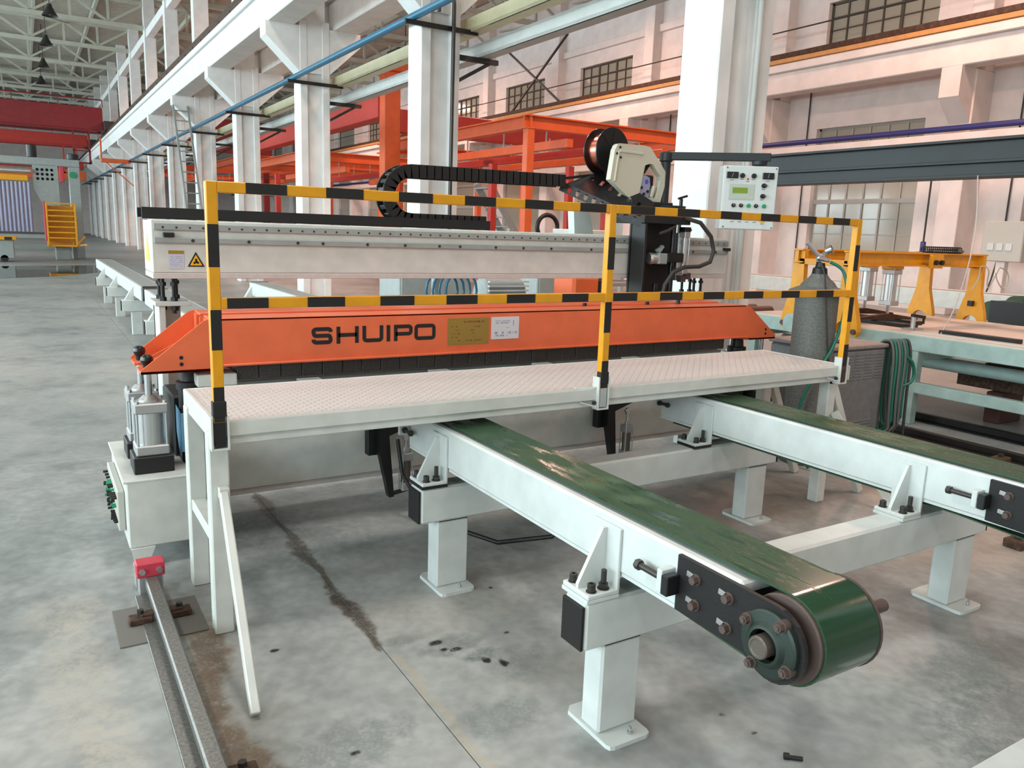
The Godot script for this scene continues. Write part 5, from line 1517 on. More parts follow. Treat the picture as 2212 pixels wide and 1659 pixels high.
	part(tb, "edge_beam", MB.new().box(V(8.92, 0.69, -6.3), V(9.03, 0.835, -2.9), 0.006), M.greengrey)
	for z in [-6.2, -4.27, -3.0]:
		for x in [6.96, 8.93]:
			part(tb, "leg", MB.new().box(V(x, 0, z - 0.05), V(x + 0.09, 0.7, z + 0.05), 0.005), M.greengrey)
		part(tb, "cross_member", MB.new().box(V(7.05, 0.6, z - 0.04), V(8.93, 0.69, z + 0.04), 0.004), M.greengrey)
	part(tb, "lower_rail", MB.new().box(V(6.965, 0.3, -6.2), V(7.045, 0.4, -2.9), 0.005), M.greengrey)
	part(tb, "lower_rail", MB.new().box(V(8.935, 0.3, -6.2), V(9.015, 0.4, -2.9), 0.005), M.greengrey)
	part(tb, "long_pipe", MB.new().cyl(V(7.5, 0.53, -6.2), V(7.5, 0.53, -2.9), 0.06, 16), M.greengrey)
	for s in [[7.35, -5.9, -4.55, "farther left"], [7.2, -4.2, -3.5, "nearest"], [7.75, -5.7, -4.75, "under the yellow gantry"]]:
		solo("slot_rail", "black clamping slot rail on the pale table top, %s" % s[3], "rail", MB.new().box(V(s[0], 0.845, s[1]), V(s[0] + 0.09, 0.885, s[2]), 0.004), M.steelblack, V(s[0], 0.845, s[1]))
	solo("white_strip", "white strip lying beside the nearest black slot rail", "strip", MB.new().box(V(7.08, 0.845, -4.4), V(7.19, 0.853, -3.3), 0.002), M.white, V(7.1, 0.845, -4.0))
	for s in [[7.3, -4.52, "on the near part of the pale table"], [8.6, -3.75, "at the far edge of the pale table"], [7.4, -3.25, "cut by the right edge of the picture"]]:
		var tc := thing("toggle_clamp", "small black toggle clamp %s" % s[2], "clamp", V(s[0], 0.845, s[1]))
		part(tc, "base", MB.new().box(V(s[0] - 0.09, 0.845, s[1] - 0.06), V(s[0] + 0.09, 0.862, s[1] + 0.06), 0.003), M.aludull)
		part(tc, "stem", MB.new().cyl(V(s[0], 0.86, s[1]), V(s[0], 0.97, s[1]), 0.022, 12), M.alu)
		part(tc, "arm", MB.new().bar(V(s[0] - 0.03, 0.985, s[1]), V(s[0] + 0.13, 0.965, s[1] + 0.03), 0.04, 0.03, 0.004).cyl(V(s[0] + 0.12, 0.9, s[1] + 0.03), V(s[0] + 0.12, 0.96, s[1] + 0.03), 0.012, 8), M.black)
	# yellow gantry riding on the table
	var g := thing("table_gantry", "yellow steel gantry frame straddling the pale table with hanging cylinders", "gantry", V(7.8, 0.75, -5.3))
	var topy := 1.575
	for zc in [-5.55, -4.95]:
		var bm := MB.new()
		bm.box(V(6.8, topy - 0.016, zc - 0.06), V(9.15, topy, zc + 0.06), 0.003)
		bm.box(V(6.8, topy - 0.14, zc - 0.06), V(9.15, topy - 0.124, zc + 0.06), 0.003)
		bm.box(V(6.8, topy - 0.13, zc - 0.008), V(9.15, topy - 0.01, zc + 0.008))
		part(g, "cross_beam", bm, M.yellow)
		for s in [[6.86, -1.0], [9.09, 1.0]]:
			var x: float = s[0]
			# leg plate: narrow head, flared foot with a round cut-out, standing in the z plane
			var foot := [Vector2(-0.06, topy), Vector2(0.06, topy), Vector2(0.08, 1.15)]
			foot.append_array([Vector2(0.15, 0.9), Vector2(0.165, 0.8), Vector2(0.15, 0.755), Vector2(0.105, 0.755)])
			foot.append_array(arc(Vector2(0.0, 0.81), 0.085, -10, 190, 10))
			foot.append_array([Vector2(-0.105, 0.755), Vector2(-0.15, 0.755), Vector2(-0.165, 0.8), Vector2(-0.15, 0.9), Vector2(-0.08, 1.15)])
			part(g, "leg", MB.new().prism(foot, V(x - 0.03, 0, zc), V(0, 0, 1), V(0, 1, 0), V(0.06, 0, 0)), M.yellow)
			for k in [-1.0, 1.0]:
				part(g, "wheel_bolt", MB.new().cyl(V(x - 0.03, 0.8, zc + k * 0.128), V(x - 0.055, 0.8, zc + k * 0.128), 0.026, 14), M.edgebrown)
	for s in [6.86, 9.09]:
		part(g, "end_tie", MB.new().box(V(s - 0.03, 1.42, -5.55), V(s + 0.03, 1.48, -4.95), 0.004), M.yellow)
	part(g, "wheel_cover", MB.new().cyl(V(6.82, 0.81, -5.55), V(6.79, 0.81, -5.55), 0.1, 20), M.greengrey)
	for s in [[7.93, -5.5], [7.6, -5.0]]:
		part(g, "cylinder_mount", MB.new().box(V(s[0] - 0.1, 1.4, s[1] - 0.06), V(s[0] + 0.1, 1.435, s[1] + 0.06), 0.003), M.yellow)
		air_cylinder(g, V(s[0], 0, s[1]), 0.14, 1.03, 1.4, 0.0, M.alu)
		part(g, "press_rod", MB.new().cyl(V(s[0], 0.93, s[1]), V(s[0], 1.03, s[1]), 0.016, 10), M.chrome)
		part(g, "press_bar", MB.new().prism([Vector2(-0.5, 0.9), Vector2(0.5, 0.87), Vector2(0.5, 0.885), Vector2(0.02, 0.945), Vector2(-0.02, 0.945), Vector2(-0.5, 0.915)], V(s[0], 0, s[1] - 0.03), V(1, 0, 0), V(0, 1, 0), V(0, 0, 0.06)), M.railbrown)
	part(g, "valve_block", MB.new().box(V(8.0, 1.42, -4.87), V(8.2, 1.56, -4.83), 0.004), M.yellow)
	for x in [8.05, 8.15]:
		part(g, "fitting", MB.new().cyl(V(x, 1.48, -4.83), V(x, 1.48, -4.8), 0.025, 12), M.black)
	for x in [8.74]:
		part(g, "socket_outlet", MB.new().box(V(9.02, 1.0, -4.98), V(9.06, 1.06, -4.92), 0.004), M.black)
	# coiled black hose along the beam
	var hp := []
	for i in 161:
		var a := TAU * i / 8.0
		hp.append(V(8.0 + 0.7 * i / 160.0, topy + 0.035 + 0.032 * sin(a), -4.95 + 0.032 * cos(a)))
	solo("coil_hose", "black coiled air hose lying along the top of the yellow gantry", "hose", MB.new().tube(hp, 0.006, 5), M.black, V(8.3, topy, -4.95))
	var lp := []
	for i in 30:
		lp.append(V(8.85 + 0.012 * i, 1.2 + 0.25 * sin(i * 0.11), -4.85 + 0.02 * sin(i * 0.4)))
	lp.append_array(curve([V(9.25, 1.44, -4.8), V(9.4, 1.4, -4.8), V(9.47, 1.3, -4.8), V(9.4, 1.2, -4.8), V(9.25, 1.28, -4.8), V(9.18, 1.38, -4.8)]))
	solo("loose_wire", "pale looped wire hanging beside the yellow gantry", "wire", MB.new().tube(lp, 0.007, 6), M.wirewhite, V(9.1, 1.2, -4.8))
	solo("hanging_string", "thin white cord hanging from the dark girder to the pale table", "cord", MB.new().tube(curve([V(8.36, 2.37, -4.69), V(8.2, 1.9, -4.55), V(8.0, 1.53, -4.45), V(7.6, 1.1, -4.3), V(7.2, 0.86, -4.17), V(6.94, 0.7, -4.12)]), 0.006, 6), M.wirewhite, V(8.0, 0.8, -4.4))
	# long dark boom girder overhead
	var b := thing("boom_girder", "long dark grey-blue I-beam girder in front of the side wall", "girder", V(8.5, 2.35, -3.0))
	part(b, "web", MB.new().box(V(8.44, 2.37, -7.55), V(8.56, 2.73, 3.0)), M.boom)
	part(b, "flange", MB.new().box(V(8.36, 2.715, -7.55), V(8.64, 2.745, 3.0), 0.003), M.boom)
	part(b, "flange", MB.new().box(V(8.36, 2.355, -7.55), V(8.64, 2.385, 3.0), 0.003), M.boom)
	part(b, "stiffener", MB.new().box(V(8.38, 2.5, -7.55), V(8.44, 2.53, 3.0), 0.003), M.boom)
	part(b, "post", MB.new().box(V(8.36, 0, 1.8), V(8.64, 2.36, 2.1), 0.004), M.boom)
	part(b, "post", MB.new().box(V(8.4, 0, -2.6), V(8.6, 2.36, -2.4), 0.004), M.boom)
	# floor tracks and scrap at the right
	var i0 := 0
	for s in [[6.55, "nearest the welding power source"], [7.25, "under the pale green table"]]:
		var x: float = s[1 - 1]
		var ib := thing("floor_track", "black steel floor track %s" % s[1], "track", V(x, 0, -4), "black floor tracks")
		part(ib, "rail", MB.new().box(V(x - 0.09, 0, -9.0), V(x + 0.09, 0.012, 0.8)).box(V(x - 0.03, 0.012, -9.0), V(x + 0.03, 0.07, 0.8), 0.004), M.steelblack)
		i0 += 1
	for s in [[4.66, -2.1, "beyond the far conveyor end"], [6.4, -3.1, "beside the black floor track"]]:
		var rc := thing("rail_clip", "rusty rail clip block on the floor %s" % s[2], "clip", V(s[0], 0, s[1]))
		part(rc, "block", MB.new().box(V(s[0] - 0.06, 0, s[1] - 0.05), V(s[0] + 0.06, 0.05, s[1] + 0.05), 0.005), M.rust)
		part(rc, "bolt_head", MB.new().hexa(V(s[0], 0.05, s[1]), V(s[0], 0.075, s[1]), 0.022), M.boltdark)
	for i in 2:
		var y0 := 0.3 + 0.13 * i
		var za := -4.35 + 0.25 * i
		solo("rusty_beam", "rusty steel channel stored under the pale green table, %s" % ["lower", "upper"][i], "steel bar", MB.new().box(V(7.9, y0, za), V(8.1, y0 + 0.012, -2.0)).box(V(7.9, y0, za), V(7.915, y0 + 0.12, -2.0)).box(V(7.9, y0 + 0.11, za), V(8.1, y0 + 0.122, -2.0)), M.rust, V(8.0, y0, -3), "rusty channels")
	for i in 2:
		solo("timber_block", "short timber block under the rusty channels, %s" % ["left", "right"][i], "block", MB.new().box(V(7.8, 0, -4.0 + 1.6 * i), V(8.2, 0.3, -3.85 + 1.6 * i), 0.01), M.pipebrown, V(8.0, 0, -3.9 + 1.6 * i), "timber blocks")
	for i in 3:
		solo("brown_pipe", "brown steel pipe lying behind the welding machine, %s" % ["front one", "middle one", "rear one"][i], "pipe", MB.new().cyl(V(5.9, 0.74 + 0.0 * i, -7.0 - 0.26 * i), V(8.2, 0.74, -7.05 - 0.26 * i), 0.075, 18), M.pipebrown, V(7, 0.66, -7.0 - 0.26 * i), "brown pipes")
	var rk := thing("pipe_rack", "low pale rack carrying the brown pipes", "rack", V(7.0, 0, -7.3))
	for x in [6.1, 7.9]:
		part(rk, "bearer", MB.new().box(V(x - 0.05, 0.55, -7.7), V(x + 0.05, 0.665, -6.85), 0.004), M.greengrey)
		for z in [-7.6, -6.95]:
			part(rk, "leg", MB.new().box(V(x - 0.04, 0, z - 0.04), V(x + 0.04, 0.55, z + 0.04), 0.004), M.greengrey)
	# white conveyors along the side wall with a motor
	var sc := thing("side_conveyor", "long white roller conveyor farther back toward the side wall", "conveyor", V(12.2, 0, -7))
	part(sc, "beam", MB.new().box(V(12.0, 0.72, -16.0), V(12.1, 0.98, -6.0), 0.006).box(V(12.5, 0.72, -16.0), V(12.6, 0.98, -6.0), 0.006), M.white)
	part(sc, "belt", MB.new().box(V(12.1, 0.94, -16.0), V(12.5, 0.975, -6.0)), M.belt_grey)
	for z in [-15.5, -12.5, -9.5, -6.5]:
		for x in [12.0, 12.5]:
			part(sc, "leg", MB.new().box(V(x, 0, z - 0.06), V(x + 0.1, 0.72, z + 0.06), 0.005), M.white)
	part(sc, "end_roller", MB.new().cyl(V(11.98, 0.86, -5.95), V(12.62, 0.86, -5.95), 0.13, 22), M.belt)
	var mc := thing("motor_conveyor", "white conveyor with dark motor unit at the right edge of the picture", "conveyor", V(11.2, 0, -4.5))
	part(mc, "beam", MB.new().box(V(10.9, 0.7, -5.2), V(11.0, 0.95, 1.0), 0.006).box(V(11.4, 0.7, -5.2), V(11.5, 0.95, 1.0), 0.006), M.white)
	part(mc, "belt", MB.new().box(V(11.0, 0.93, -5.2), V(11.4, 0.96, 1.0)), M.belt)
	part(mc, "end_plate", MB.new().box(V(10.88, 0.68, -5.7), V(10.9, 0.97, -4.6), 0.003), M.steelblack)
	part(mc, "end_roller", MB.new().cyl(V(10.9, 0.83, -5.7), V(11.5, 0.83, -5.7), 0.13, 22), M.belt)
	part(mc, "motor", MB.new().cyl(V(10.75, 0.42, -5.0), V(11.5, 0.42, -5.0), 0.16, 20, 0.02).box(V(10.95, 0.3, -5.6), V(11.35, 0.66, -4.7), 0.02), M.steelblack, "dark drive motor")
	for z in [-4.3, -2.0, 0.5]:
		for x in [10.9, 11.4]:
			part(mc, "leg", MB.new().box(V(x, 0, z - 0.06), V(x + 0.1, 0.7, z + 0.06), 0.005), M.white)
	var rw := thing("cable_heap", "heap of dark cables on a motor beyond the yellow gantry", "cables", V(11.3, 0.96, -4.9))
	for i in 7:
		var pts := []
		for k in 13:
			var a := PI * k / 12.0
			pts.append(V(11.3 - 0.3 * cos(a) + 0.03 * i, 0.985 + (0.16 + 0.02 * i) * sin(a), -5.0 + 0.05 * i))
		part(rw, "cable", MB.new().tube(pts, 0.022, 6), M.cable)
	part(rw, "box", MB.new().box(V(11.1, 0.96, -5.15), V(11.4, 1.1, -4.95), 0.02), M.box_grey)

# ---------------------------------------------------------------- side wall fittings
func wall_fittings() -> void:
	var sb := thing("switch_box", "grey electrical switch box on the side wall pilaster", "switch box", V(18.9, 1.4, -9.7))
	part(sb, "case", MB.new().box(V(18.8, 1.35, -10.25), V(19.05, 2.25, -9.35), 0.02), M.box_grey)
	for i in 3:
		part(sb, "switch", MB.new().box(V(18.78, 1.6, -10.1 + 0.2 * i), V(18.81, 1.76, -9.96 + 0.2 * i), 0.004), M.panel)
	solo("box_cable", "dark cable hanging from the wall switch box", "cable", MB.new().tube(curve([V(18.9, 1.36, -9.9), V(18.85, 0.9, -9.95), V(18.8, 0.4, -10.05), V(18.8, 0.05, -10.2)]), 0.02, 6), M.cable, V(18.85, 0, -10))
	solo("box_pedestal", "pale pedestal carrying the wall switch box", "pedestal", MB.new().box(V(18.86, 0, -9.9), V(19.04, 1.36, -9.7), 0.01), M.wall, V(18.95, 0, -9.8))
	solo("wall_pipe", "dark blue pipe running along the side wall in front of the window", "pipe", MB.new().cyl(V(18.7, 4.36, -88), V(18.7, 4.36, 10), 0.07, 10), M.navy, V(18.7, 4.36, -30))
	solo("wall_duct", "pale cable duct running along the side wall under the blue pipe", "duct", MB.new().box(V(18.62, 4.02, -88), V(18.9, 4.24, 10), 0.01), M.wall, V(18.75, 4.02, -30))
	for k in 8:
		var z := COL_Z - BAY * k
		solo("duct_bracket", "dark bracket under the wall duct on wall pilaster %s" % ["one", "two", "three", "four", "five", "six", "seven", "eight"][k], "bracket", MB.new().box(V(18.6, 3.9, z - 0.05), V(19.1, 4.02, z + 0.05), 0.004), M.darkmetal, V(18.8, 3.9, z), "duct brackets")
	solo("wall_wire", "thin dark wire strung along the side wall past the upper windows", "wire", MB.new().cyl(V(18.9, 7.5, -60), V(18.9, 7.5, 8), 0.02, 6), M.darkmetal, V(18.9, 7.5, -30))
	for k in 5:
		var z := COL_Z + BAY * 0.5 - BAY * k - 1.95
		solo("drop_cable", "thin dark cable running down the side wall in wall bay %s" % ["one", "two", "three", "four", "five"][k], "cable", MB.new().cyl(V(19.76, 0.4, z), V(19.76, 6.0, z), 0.02, 6), M.darkmetal, V(19.76, 0.4, z), "wall cables")
	for k in 2:
		var z := COL_Z - BAY * (1.0 + k) + 0.1
		var h := thing("valve_hanger", "blue valve lever hanging on the side wall pilaster, %s" % ["nearer one", "farther one"][k], "valve", V(18.9, 1.2, z - 0.5))
		part(h, "body", MB.new().box(V(18.86, 1.15, z - 0.56), V(18.94, 1.75, z - 0.44), 0.02), M.navy)
		part(h, "lever", MB.new().bar(V(18.85, 1.45, z - 0.85), V(18.85, 1.52, z - 0.2), 0.05, 0.04), M.black)
		part(h, "hook_pipe", MB.new().cyl(V(18.9, 1.7, z - 0.5), V(18.9, 3.55, z - 0.5), 0.025, 6), M.darkmetal)
	var xb := thing("cross_bracing", "dark crossed steel bars in front of an upper window", "bracing", V(18.6, 6.5, -29))
	part(xb, "bar", MB.new().bar(V(18.6, 6.6, -27.2), V(18.6, 9.3, -31.6), 0.07, 0.07), M.darkmetal)
	part(xb, "bar", MB.new().bar(V(18.65, 6.6, -31.6), V(18.65, 9.3, -27.2), 0.07, 0.07), M.darkmetal)

# ---------------------------------------------------------------- far equipment
func outfeed() -> void:
	for s in [[1.25, -11.2, -6.6, "left one, nearer section"], [1.25, -19.5, -11.6, "left one, farther section"], [2.85, -12.4, -6.6, "right one"]]:
		var x: float = s[0]
		var za: float = s[1]
		var zb: float = s[2]
		var t := thing("outfeed_conveyor", "pale belt conveyor leading away behind the welding machine, %s" % s[3], "conveyor", V(x + 0.15, 0, (za + zb) * 0.5), "outfeed conveyors")
		part(t, "beam", MB.new().box(V(x, 0.56, za), V(x + 0.03, 0.75, zb), 0.006).box(V(x + 0.27, 0.56, za), V(x + 0.3, 0.75, zb), 0.006), M.mint)
		part(t, "belt", MB.new().box(V(x + 0.03, 0.74, za + 0.05), V(x + 0.27, 0.755, zb - 0.05)), M.belt_grey)
		part(t, "end_roller", MB.new().cyl(V(x + 0.02, 0.66, za), V(x + 0.28, 0.66, za), 0.1, 18), M.steelblack)
		part(t, "end_roller", MB.new().cyl(V(x + 0.02, 0.66, zb), V(x + 0.28, 0.66, zb), 0.1, 18), M.steelblack)
		var z := zb - 0.9
		while z > za:
			var c := part(t, "crossbeam", MB.new().box(V(x - 0.16, 0.34, z - 0.07), V(x + 0.5, 0.5, z + 0.07), 0.006), M.mint)
			part(c, "end_cap", MB.new().box(V(x - 0.172, 0.35, z - 0.06), V(x - 0.1605, 0.49, z + 0.06)), M.steelblack)
			part(t, "leg", MB.new().box(V(x - 0.04, 0, z - 0.05), V(x + 0.1, 0.34, z + 0.05), 0.005), M.mint)
			part(t, "bracket", MB.new().prism([Vector2(0, 0.5), Vector2(-0.12, 0.5), Vector2(0, 0.7)], V(x, 0, z - 0.05), V(1, 0, 0), V(0, 1, 0), V(0, 0, 0.1)), M.mint)
			z -= 2.4
	# clutter seen through the gap under the guide beam
	var dr := thing("steel_cabinet", "low pale grey cabinet behind the guide beam", "cabinet", V(4.0, 0, -8.6))
	part(dr, "body", MB.new().box(V(3.55, 0.0, -8.9), V(4.45, 1.15, -8.3), 0.01), M.greysteel)
	part(dr, "door", MB.new().box(V(3.57, 0.1, -8.3), V(3.99, 1.1, -8.28), 0.004), M.greysteel)
	part(dr, "door", MB.new().box(V(4.01, 0.1, -8.3), V(4.43, 1.1, -8.28), 0.004), M.greysteel)
	part(dr, "handle", MB.new().box(V(3.95, 0.6, -8.28), V(3.97, 0.75, -8.26)), M.boltdark)
	var om := thing("orange_wire_cabinet", "small orange and black welder box seen under the guide beam", "welder", V(5.2, 0, -7.0))
	part(om, "body", MB.new().box(V(4.95, 0.75, -7.3), V(5.3, 1.2, -6.9), 0.03), M.frameorange)
	part(om, "front", MB.new().box(V(5.3, 0.8, -7.25), V(5.5, 1.18, -6.92), 0.03), M.black)
	part(om, "stand", MB.new().box(V(4.95, 0, -7.3), V(5.5, 0.75, -6.9), 0.01), M.greysteel)
	part(om, "plug", MB.new().box(V(5.38, 1.02, -6.92), V(5.44, 1.12, -6.9), 0.003), M.panel)
	part(om, "lettering", MB.new().box(V(5.06, 0.97, -6.9), V(5.08, 1.0, -6.897)).box(V(5.09, 0.97, -6.9), V(5.11, 1.0, -6.897)).box(V(5.12, 0.97, -6.9), V(5.14, 1.0, -6.897)).box(V(5.15, 0.97, -6.9), V(5.17, 1.0, -6.897)).box(V(5.18, 0.97, -6.9), V(5.2, 1.0, -6.897)), M.black)
	var dm := thing("blue_hose_coil", "coil of light blue hose hanging behind the guide beam", "hose", V(3.5, 0.8, -7.0))
	for i in 4:
		var pts := []
		for k in 17:
			var a := TAU * k / 16.0
			pts.append(V(3.42 + 0.06 * i + 0.17 * cos(a), 1.06 + 0.2 * sin(a), -6.95 + 0.02 * i))
		part(dm, "loop", MB.new().tube(pts, 0.012, 6), M.blue)
	part(dm, "hanger", MB.new().box(V(3.35, 0, -7.05), V(3.42, 1.3, -6.98), 0.005), M.greysteel)
	var mb := thing("ribbed_motor", "silver ribbed motor housing behind the guide beam", "motor", V(4.2, 0, -7.2))
	part(mb, "stand", MB.new().box(V(4.0, 0, -7.4), V(4.5, 0.8, -7.1), 0.01), M.white)
	part(mb, "housing", MB.new().cyl(V(3.98, 1.0, -7.2), V(4.45, 1.0, -7.2), 0.17, 20, 0.02), M.greysteel)
	for i in 7:
		part(mb, "fin", MB.new().box(V(3.98, 0.86 + 0.045 * i, -7.04), V(4.45, 0.875 + 0.045 * i, -7.0)), M.alu)

func far_machine() -> void:
	var t := thing("portal_machine", "far grey portal machine with perforated plate and roller curtain", "machine", V(0, 0, -36))
	part(t, "cross_beam", MB.new().box(V(-5, 3.5, -36.4), V(1.95, 3.78, -36), 0.02), M.greysteel)
	part(t, "post", MB.new().box(V(1.56, 0, -36.4), V(1.95, 3.5, -36.0), 0.02), M.greysteel)
	part(t, "post", MB.new().box(V(-4.8, 0, -36.4), V(-4.4, 3.5, -36.0), 0.02), M.greysteel)
	var holes := []
	for i in 4:
		for j in 3:
			var c := Vector2(0.52 + 0.16 * i, 3.34 - 0.17 * j)
			holes.append(arc(c, 0.055, 0, 330, 11))
	part(t, "perforated_plate", MB.new().prism([Vector2(0.36, 3.5), Vector2(1.2, 3.5), Vector2(1.2, 1.5), Vector2(0.9, 1.5), Vector2(0.36, 2.6)], V(0, 0, -36.05), V(1, 0, 0), V(0, 1, 0), V(0, 0, 0.05), holes), M.greysteel)
	part(t, "hole_shade_sheet", MB.new().box(V(0.4, 2.85, -36.3), V(1.18, 3.5, -36.25)), M.black)  # added black sheet, stands in for the shade behind the holes
	for i in 14:
		part(t, "curtain_tube", MB.new().cyl(V(-1.55 + 0.135 * i, 1.0, -35.9), V(-1.55 + 0.135 * i, 2.85, -35.9), 0.055, 12), M.lavender)
	part(t, "yellow_bar", MB.new().box(V(-5, 2.88, -36.0), V(0.2, 3.1, -35.8), 0.02), M.yellow)
	part(t, "steel_tube", MB.new().cyl(V(-5, 3.25, -35.9), V(0.3, 3.25, -35.9), 0.1, 14), M.alu)
	part(t, "motor", MB.new().cyl(V(0.38, 3.78, -36.2), V(0.38, 4.25, -36.2), 0.17, 16, 0.02), M.boom)
	part(t, "motor", MB.new().cyl(V(1.75, 3.78, -36.2), V(1.75, 4.0, -36.2), 0.2, 16, 0.02), M.boom)
	part(t, "red_pod", MB.new().box(V(1.25, 2.9, -36.1), V(1.4, 3.5, -35.95), 0.02), M.pinkred)
	part(t, "green_pod", MB.new().cyl(V(1.7, 3.2, -36.0), V(1.7, 3.2, -35.94), 0.12, 16), M.green)
	part(t, "lower_frame", MB.new().box(V(-5, 0.75, -36.1), V(1.6, 0.9, -35.95), 0.01).box(V(-5, 0.3, -36.1), V(1.6, 0.45, -35.95), 0.01), M.greysteel)
	var c := thing("operator_cage", "yellow operator cage with pink side panel on the far machine", "cage", V(1.1, 0.4, -34.5))
	part(c, "floor_plate", MB.new().box(V(0.66, 0.5, -35.3), V(1.62, 0.58, -34.2), 0.01), M.yellow)
	for p in [[0.66, -34.2], [1.58, -34.2], [0.66, -35.3], [1.58, -35.3]]:
		part(c, "post", MB.new().box(V(p[0], 0.55, p[1]), V(p[0] + 0.06, 2.1, p[1] + 0.06), 0.008), M.yellow)
	for y in [0.8, 1.0, 1.2, 1.4, 1.6, 1.8, 2.05]:
		part(c, "bar", MB.new().box(V(0.66, y, -34.2), V(1.64, y + 0.05, -34.15), 0.006), M.yellow)
		part(c, "bar", MB.new().box(V(1.58, y, -35.3), V(1.63, y + 0.05, -34.2), 0.006), M.yellow)
	part(c, "side_panel", MB.new().box(V(0.6, 0.7, -35.3), V(0.65, 2.15, -34.2), 0.008), M.pinkred, "pink side panel")
	part(c, "back_panel", MB.new().box(V(0.7, 0.6, -35.3), V(1.58, 2.0, -35.25), 0.008), M.yellow)
	part(c, "step", MB.new().bar(V(1.6, 0.55, -34.3), V(1.95, 0.6, -34.2), 0.12, 0.06).bar(V(1.62, 0.6, -34.4), V(1.9, 0.9, -34.4), 0.08, 0.06), M.yellow)
	part(c, "mast", MB.new().box(V(1.5, 0, -35.8), V(1.66, 0.55, -35.4), 0.01).box(V(0.9, 0.0, -35.2), V(1.4, 0.5, -34.6), 0.02), M.greysteel)
	var k := thing("wheeled_cart", "low grey cart with yellow striped edge at the far left", "cart", V(-1.2, 0, -33))
	part(k, "body", MB.new().box(V(-2.6, 0.12, -33.8), V(-0.4, 0.75, -32.8), 0.02), M.greysteel)
	part(k, "deck", MB.new().box(V(-2.7, 0.75, -33.9), V(-0.3, 0.87, -32.7), 0.02), M.yellow)
	for i in 5:
		part(k, "black_stripe", MB.new().box(V(-2.5 + 0.46 * i, 0.76, -32.7), V(-2.28 + 0.46 * i, 0.86, -32.69)), M.stripe)
	for x in [-2.3, -0.7]:
		part(k, "wheel", MB.new().cyl(V(x, 0.12, -32.9), V(x, 0.12, -32.8), 0.12, 14), M.black)
	# overhead cranes across the main hall
	for s in [[-52.8, 6.5, 7.75, "nearer dark red one with walkway rail", "cranered"], [-66.0, 6.55, 7.3, "farther one, brighter red", "framered"]]:
		var z: float = s[0]
		var o := thing("overhead_crane", "bridge crane spanning the main hall, %s" % s[3], "crane", V(-5, s[1], z))
		part(o, "girder", MB.new().box(V(-16.5, s[1], z - 0.5), V(4.2, s[2], z), 0.02), M[s[4]])
		part(o, "lower_flange", MB.new().box(V(-16.5, s[1] - 0.08, z - 0.6), V(3.9, s[1], z + 0.1), 0.01), M[s[4]])
		part(o, "rear_girder", MB.new().box(V(-16.5, s[1], z - 2.6), V(4.2, s[2], z - 2.1), 0.02), M[s[4]])
		part(o, "end_truck", MB.new().box(V(4.2, 6.545, z - 3.2), V(4.75, 7.0, z + 0.6), 0.02), M.darkmetal)
		part(o, "handrail", MB.new().cyl(V(-16.5, s[2] + 0.42, z + 0.05), V(4.2, s[2] + 0.42, z + 0.05), 0.04, 6), M[s[4]])
		for i in 9:
			part(o, "handrail_post", MB.new().cyl(V(4.2 - 2.2 * i, s[2], z + 0.05), V(4.2 - 2.2 * i, s[2] + 0.42, z + 0.05), 0.03, 6), M[s[4]])
		part(o, "ladder", MB.new().box(V(2.6, 4.6, z - 0.3), V(2.7, 6.5, z - 0.2)).box(V(3.4, 4.6, z - 0.3), V(3.5, 6.5, z - 0.2)).box(V(2.6, 4.6, z - 0.3), V(3.5, 4.7, z - 0.2)).box(V(2.6, 5.3, z - 0.3), V(3.5, 5.36, z - 0.2)), M[s[4]])
	for s in [[-72.0, 5.2, 5.75, "framered", "upper red"], [-70.0, 4.3, 5.0, "frameorange", "lower orange"]]:
		solo("far_beam", "%s beam across the far end of the main hall" % s[4], "beam", MB.new().box(V(-16, s[1], s[0] - 0.3), V(4.2, s[2], s[0]), 0.02), M[s[3]], V(-5, s[1], s[0]))
	# ladder against a column
	var l := thing("ladder", "grey steel ladder leaning against a column far down the row", "ladder", V(4.6, 0, -27))
	for x in [4.38, 4.82]:
		part(l, "stile", MB.new().bar(V(x, 0, -26.0), V(x, 5.3, -28.9), 0.06, 0.06), M.greysteel)
	for i in 16:
		var f := (i + 0.5) / 16.0
		part(l, "rung", MB.new().cyl(V(4.38, 5.3 * f, lerpf(-26.0, -28.9, f)), V(4.82, 5.3 * f, lerpf(-26.0, -28.9, f)), 0.022, 6), M.greysteel)
	var ob := thing("wall_bracket_platform", "orange bracket platform fixed high on a far column", "bracket", V(4.3, 4.6, -47))
	part(ob, "shelf", MB.new().box(V(3.55, 4.42, -47.4), V(4.95, 4.62, -47.0), 0.02), M.frameorange)
	part(ob, "hanger", MB.new().box(V(3.55, 4.6, -47.3), V(3.63, 5.62, -47.2), 0.01), M.frameorange)
	part(ob, "strut", MB.new().bar(V(3.8, 4.42, -47.2), V(5.04, 3.3, -47.2), 0.05, 0.05), M.frameorange)

